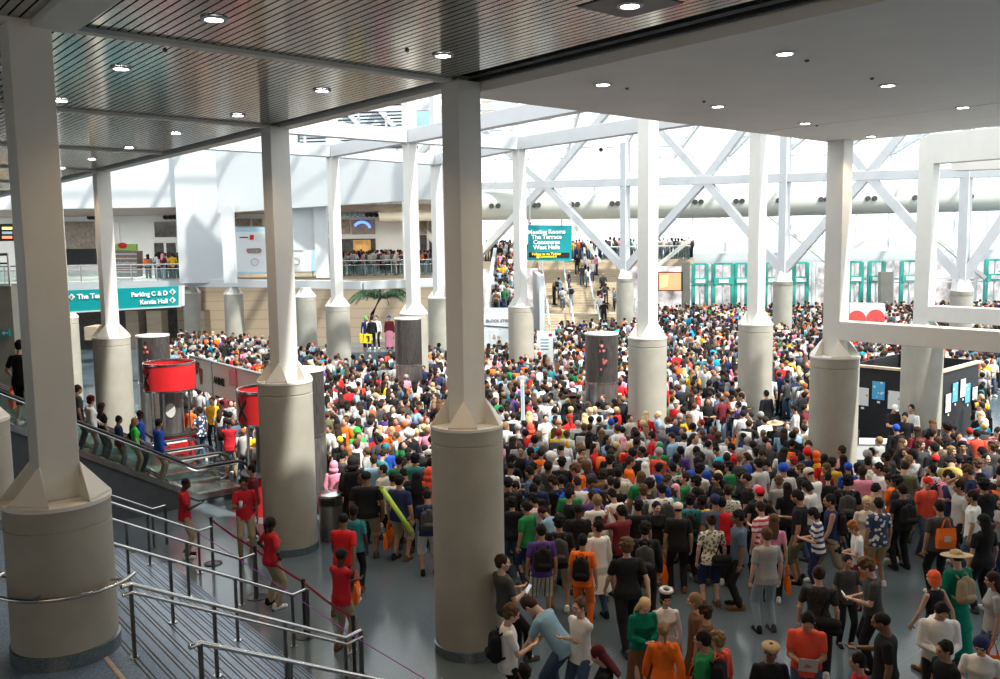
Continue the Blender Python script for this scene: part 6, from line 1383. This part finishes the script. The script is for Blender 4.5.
placed=[(d['p'].x,d['p'].y) for d in PEOPLE]
grid={}
def gk(x,y): return (int(x//1),int(y//1))
for p in placed: grid.setdefault(gk(*p),[]).append(p)
def near(x,y,d):
    a,b=gk(x,y)
    for i in(-1,0,1):
        for j in(-1,0,1):
            for q in grid.get((a+i,b+j),()):
                if (q[0]-x)**2+(q[1]-y)**2<d*d: return True
    return False
cand=[]
for t in range(90000):
    hx=rnd.uniform(140,1008); hy=245+ (rnd.random()**1.0)*270
    # sample uniformly on the floor instead of on the picture
    Y=rnd.uniform(15,72); X=rnd.uniform(-.5,.62)*Y
    hx,hy=proj((X,Y,1.6))
    if not(inpoly(hx,hy,MAIN) or inpoly(hx,hy,LEFT)): continue
    if any(inpoly(hx,hy,h) for h in HOLE): continue
    if any((X-a)**2+(Y-b)**2<r*r for a,b,r in OBST) or in_booth(X,Y): continue
    if abs((Vector((X,Y,0))-b0).dot(nb))<.35 and 180<hx<300: continue
    if 45.5<Y<51.5 and 340<hx<412: continue
    if Y>60.5 and 535<hx<640: continue
    sp=.50 if Y<30 else .56 if Y<45 else .66
    # looser just right of centre where floor shows through
    if near(X,Y,sp*rnd.uniform(.85,1.1)): continue
    cand.append((X,Y)); grid.setdefault(gk(X,Y),[]).append((X,Y))
cand.sort(key=lambda c:c[1])
NIND=max(0,302-len(PEOPLE))
TOPC=['black']*18+['dark grey']*8+['white']*8+['grey']*5+['navy']*6+['grey blue']*2+['light grey']*2+['light grey','grey blue','blue','red','green','maroon','light blue','cream','teal','olive','pink','purple','brown','yellow','orange','cyan','coral','khaki']
BOTC=['black']*4+['denim']*4+['khaki','dark grey','navy','light denim']
HAIRS=[('short','black')]*14+[('messy','black')]*8+[('short','dark brown')]*6+[('messy','brown')]*3+[('bob','black')]*2+[('bob','brown'),('long','black'),('long','black'),('long','dark brown'),('ponytail','black'),('bun','dark brown'),('buzz','black'),('buzz','black'),('short','light brown'),('long','blond'),('messy','red'),('afro','black'),('cap','black'),('cap','white'),('cap','red'),('cap','navy'),('beanie','grey'),('long','pink'),('messy','light brown')]
SK=['fair']*4+['tan']*5+['brown']*2+['dark']
POS=['stand']*6+['look']*3+['phone']*5+['one']*3+['cross']*2+['photo','hip','walk']
HN={'short':'short %s hair','messy':'messy %s hair','bob':'a %s bob','long':'long %s hair','ponytail':'a %s ponytail','bun':'a %s bun','buzz':'cropped %s hair','spiky':'spiky %s hair','afro':'curly %s hair','cap':'a %s cap','beanie':'a %s knitted hat'}
TN_={'tee':'shirt','long':'long sleeved top','jacket':'jacket','tank':'vest'}
MARK=[(column_[0],column_[1],column_[2]) for column_ in (('the central column',-.56,14.41),('the litter bin column',-4.71,19.45),('the mid hall column',4.5,27.3),('the corner column',8.35,22.28),('the bright faced column',8.9,31.17),('the booth column',12.72,26.9))]
seen=set(d['label'] for d in PEOPLE)
anch=[(d['p'].x,d['p'].y,d['top'][1]+(' shirt' if d['top'][0]=='tee' else ' costume' if d['top'][0]=='coat' else ' jacket' if d['top'][0]=='jacket' else ' top')) for d in PEOPLE if d['top'][1] not in('black','dark grey','white','grey','navy','light grey','cream')]
def rel(X,Y,p):
    hx,hy=proj((X,Y,1.6)); ax,ay=proj((p[0],p[1],1.6)); dx=hx-ax; dy=(hy-ay)*1.3
    return ('right of' if dx>0 else 'left of') if abs(dx)>abs(dy) else ('in front of' if dy>0 else 'behind')
for X,Y in cand[:NIND]:
    fem=rnd.random()<.38; hair=rnd.choice(HAIRS)
    if not fem and hair[0] in('long','bun','ponytail') and rnd.random()<.7: hair=('short','black')
    tk=rnd.choice(['tee']*6+['long','jacket']); tcol=rnd.choice(TOPC)
    pose=rnd.choice(POS); bk=rnd.choice(['pants']*4+['slim','shorts']); bc=rnd.choice(BOTC)
    hx,hy=proj((X,Y,1.6)); r_=rnd.random()
    fa=rnd.gauss(5,35) if r_<.55 else rnd.gauss(75,25) if r_<.75 else rnd.gauss(-70,25) if r_<.88 else rnd.gauss(180,30)
    base='person with %s in %s %s '%(HN[hair[0]]%hair[1],tcol,TN_[tk])
    allp=MARK+[('the '+c,a,b) for a,b,c in anch]
    al=sorted(allp,key=lambda m:(m[1]-X)**2+(m[2]-Y)**2)
    lb=None
    for m in al:
        c=base+rel(X,Y,(m[1],m[2]))+' '+m[0]
        if c not in seen and len(c.split())<=16: lb=c; break
    seen.add(lb)
    # keep carried things few
    ex=[]; e=rnd.random()
    if e<.13: ex=[('backpack',rnd.choice(['black','black','dark grey','navy']))]
    elif e<.20: ex=[('tote','orange',rnd.choice(['handL','handR']))]
    elif pose=='phone' and e<.5: ex=[('phone','white')]
    person(Vector((X,Y,0)),fa,pose,(tk,tcol),(bk,bc),hair,rnd.choice(SK),fem,rnd.gauss(1 if not fem else .95,.03),rnd.uniform(.95,1.15),lb,'people packed in the hall',ex)
rest=cand[NIND:]
# ---- the rest of the crowd : one uncountable mass, light figures with head, hair, arms, legs
def fig(kind):
    """returns (verts, faces, part id per face) for a small figure facing +Y"""
    V=[];Fc=[];I=[]
    def put(mb,i): 
        o=len(V); V.extend(mb.v); Fc.extend([tuple(a+o for a in f) for f in mb.f]); I.extend([i]*len(mb.f))
    arms={0:((-.25,.03,.85),(.25,.03,.85)),1:((-.08,.28,1.15),(.08,.28,1.15)),2:((-.24,.03,.86),(.10,.28,1.2))}[kind]
    b=MB(); b.loft([(Vector((0,0,z)),X0*a,Y0*c) for z,a,c in((.84,.165,.12),(.98,.16,.115),(1.12,.15,.11),(1.32,.185,.12),(1.42,.17,.10),(1.47,.07,.06))],8); 
    for sx,h in((-1,arms[0]),(1,arms[1])):
        sh=Vector((sx*.18,0,1.40)); e,w_=ik(sh,Vector(h),.29,.25,(sx*.6,-.8,-.4)); b.loft([(sh+Z0*.03,X0*.055,Y0*.055),(e,X0*.045,Y0*.045)],6)
        s2=MB(); s2.tube([e,e.lerp(w_,.5),w_,w_+(w_-e).normalized()*.09],[.042,.036,.027,.02],5); put(s2,1)
    put(b,0)
    l=MB()
    for sx in(-1,1): l.loft([(Vector((sx*.09,0,.94)),X0*.095,Y0*.095),(Vector((sx*.10,.01,.5)),X0*.07,Y0*.07),(Vector((sx*.11,0,.08)),X0*.055,Y0*.055)],6)
    put(l,2)
    sh=MB()
    for sx in(-1,1): sh.box((sx*.115,.05,.045),(.09,.26,.09))
    put(sh,4)
    h=MB(); h.ell((0,.018,1.585),(.074,.085,.115),None,8,6); h.loft([(Vector((0,0,1.44)),X0*.05,Y0*.05),(Vector((0,0,1.53)),X0*.05,Y0*.05)],6); put(h,1)
    r=MB(); r.ell((0,-.018,1.625),(.088,.10,.10),None,8,6)
    if kind==1: r.loft([(Vector((0,-.04,1.62)),X0*.09,Y0*.07),(Vector((0,-.07,1.40)),X0*.10,Y0*.05),(Vector((0,-.09,1.28)),X0*.07,Y0*.03)],8)
    put(r,3)
    if kind==2: q=MB(); q.box((0,-.19,1.2),(.28,.16,.40)); put(q,5)
    return np.array(V),Fc,np.array(I)
FG=[fig(k) for k in range(3)]
def mass(name,pts,label,cat,bright=0):
    AV=[];LP=[];LS=[];CL=[];off=0
    for (x,y,z) in pts:
        k=rnd.choice([0,0,1,2]); V,Fc,I=FG[k]; r_=rnd.random(); a=math.radians(rnd.gauss(0,40) if r_<.5 else rnd.uniform(0,360)); s=rnd.gauss(.98,.04)
        R_=np.array([[math.cos(a),-math.sin(a),0],[math.sin(a),math.cos(a),0],[0,0,1]]); AV.append((V@R_.T)*[s*1.08,s*1.08,s]+[x,y,z])
        tc=CC[rnd.choice(TOPC+['white']*7+['light grey']*6+['cream']*4+['light blue']*4+['red','cyan','pink','grey','grey'])]; bc=CC[rnd.choice(BOTC)]; sk=SKIN[rnd.choice(SK)]  # extra pale shirts put the bright haze into the far crowd's colours
        hc=HC[rnd.choice(['black']*16+['dark brown']*8+['brown']*5+['light brown','blond','red','light brown','pink','ginger','grey','tan'])]; shc=CC[rnd.choice(['black','white','grey'])]; bg=CC[rnd.choice(['black','orange','dark grey','grey','black'])]
        cs=(tc,sk,bc,hc,shc,bg)
        for f,i in zip(Fc,I):
            LP.append(len(f)); LS.extend([q+off for q in f]); CL.extend([cs[i]]*len(f))
        off+=len(V)
    co=np.concatenate(AV).astype(np.float32); me=bpy.data.meshes.new(name)
    me.vertices.add(len(co)); me.vertices.foreach_set('co',co.ravel()); me.loops.add(len(LS)); me.loops.foreach_set('vertex_index',np.array(LS,dtype=np.int32))
    me.polygons.add(len(LP)); st=np.zeros(len(LP),dtype=np.int32); st[1:]=np.cumsum(LP)[:-1]; me.polygons.foreach_set('loop_start',st); me.polygons.foreach_set('loop_total',np.array(LP,dtype=np.int32))
    ca=me.color_attributes.new('clothing','FLOAT_COLOR','CORNER'); c4=np.ones((len(CL),4),dtype=np.float32); c4[:,:3]=np.array(CL); ca.data.foreach_set('color',c4.ravel())
    me.update(); me.validate(); me.polygons.foreach_set('use_smooth',[True]*len(me.polygons))
    if 'mass' not in M:
        m,t,b_=pr('crowd_clothing',(.5,.5,.5),.8,0,.2); at=t.nodes.new('ShaderNodeVertexColor'); at.layer_name='clothing'; t.links.new(at.outputs[0],b_.inputs['Base Color']); M['mass']=m
    o=link(name,me,M['mass']); o['kind']='stuff'; o['label']=label; o['category']=cat; return o
pts=[(x,y,0.) for x,y in rest]
# people on the grand stair, the far escalator, the upper concourse and the galleries
st_pts=[]
def stair_z_at(Y): 
    return 0 if Y<62 else min(1.5,(Y-62)/3*1.5) if Y<67 else min(5.2,1.5+(math.floor((Y-67)/7.3*22)+1)/22.*3.7)
for hx,hy in ((554,284),(559,279),(562.5,287),(569,272),(571,285),(577,255),(582,263),(588,267),(596,255),(603,275),(606,283),(601,288),(614,287),(600,295),(604,303),(616,290),(592,261),(585,256)):
    best=None
    for i in range(140):
        Y=62+i*.09; z=stair_z_at(Y); q=atY(hx,hy,Y); e=abs(q.z-z-1.62)
        if best is None or e<best[0]: best=(e,q.x,Y,z)
    st_pts.append(best[1:])
for i in range(70):
    Y=rnd.uniform(74.7,75.6); x=rnd.uniform(atY(560,250,76).x,atY(690,250,76).x); st_pts.append((x,Y,5.2))
for i in range(60):
    t=rnd.random(); st_pts.append((atY(rnd.uniform(492,514),300,56).x+.5*t,56.5+15*t,1.75+3.4*t+.1))
for i in range(34): st_pts.append((rnd.uniform(atY(485,250,74).x,atY(527,250,74).x),rnd.uniform(74.6,75.7),5.2))
gl=[(rnd.uniform(atY(338,260,61).x,atY(404,260,61).x),rnd.uniform(61.2,65),4.62) for i in range(48)]+[(rnd.uniform(atY(418,260,61).x,atY(434,260,61).x),rnd.uniform(61.2,64),4.62) for i in range(10)]+[(rnd.uniform(atY(137,260,58.5).x,atY(181,260,58.5).x),rnd.uniform(58.5,62),4.6) for i in range(24)]+[(rnd.uniform(atY(322,260,61).x,atY(332,260,61).x),rnd.uniform(61.2,64),4.62) for i in range(4)]
mass('crowd',pts+st_pts+gl,'dense far crowd filling the hall, the grand stair and the galleries','crowd')
print('PEOPLE',len(PEOPLE),'REST',len(pts))
ld=bpy.data.lights.new('warm_fill','AREA'); ld.energy=420; ld.size=10; ld.size_y=3; ld.shape='RECTANGLE'; ld.color=(1,.78,.55)  # unseen fill lamp added behind the camera to warm the nearest columns
lo=bpy.data.objects.new('warm_fill',ld); COL.objects.link(lo); lo.location=(-3,-5,8.9); lo.rotation_euler=(math.radians(50),0,0)
for x_,e_ in((-40,600),(-28,600),(-14,600),(-6,500)):  # unseen area lamps added to brighten the dim gallery wall
    ld=bpy.data.lights.new('gallery_fill','AREA'); ld.energy=e_; ld.size=6; ld.size_y=2; ld.shape='RECTANGLE'; ld.color=(1,.95,.88)
    lo=bpy.data.objects.new('gallery_fill',ld); COL.objects.link(lo); lo.location=(x_,66,9.1)
# ================================================================== LIGHT
w=bpy.data.worlds.new('world'); SC.world=w; w.use_nodes=True
w.node_tree.nodes['Background'].inputs[0].default_value=(.93,.97,1,1); w.node_tree.nodes['Background'].inputs[1].default_value=2.0
sd=bpy.data.lights.new('sun','SUN'); sd.energy=6.5; sd.angle=math.radians(2); sd.color=(1,.96,.88)
so=bpy.data.objects.new('sun',sd); COL.objects.link(so)
so.rotation_euler=Vector((-.45,.40,-.80)).to_track_quat('-Z','Y').to_euler()
SC.view_settings.view_transform='Standard'; SC.view_settings.look='None'; SC.view_settings.gamma=1; SC.view_settings.use_curve_mapping=False
SC.view_settings.exposure=0.12
SC.cycles.use_denoising=True
SC.cycles.max_bounces=6; SC.cycles.transparent_max_bounces=16; SC.cycles.caustics_reflective=False; SC.cycles.caustics_refractive=False
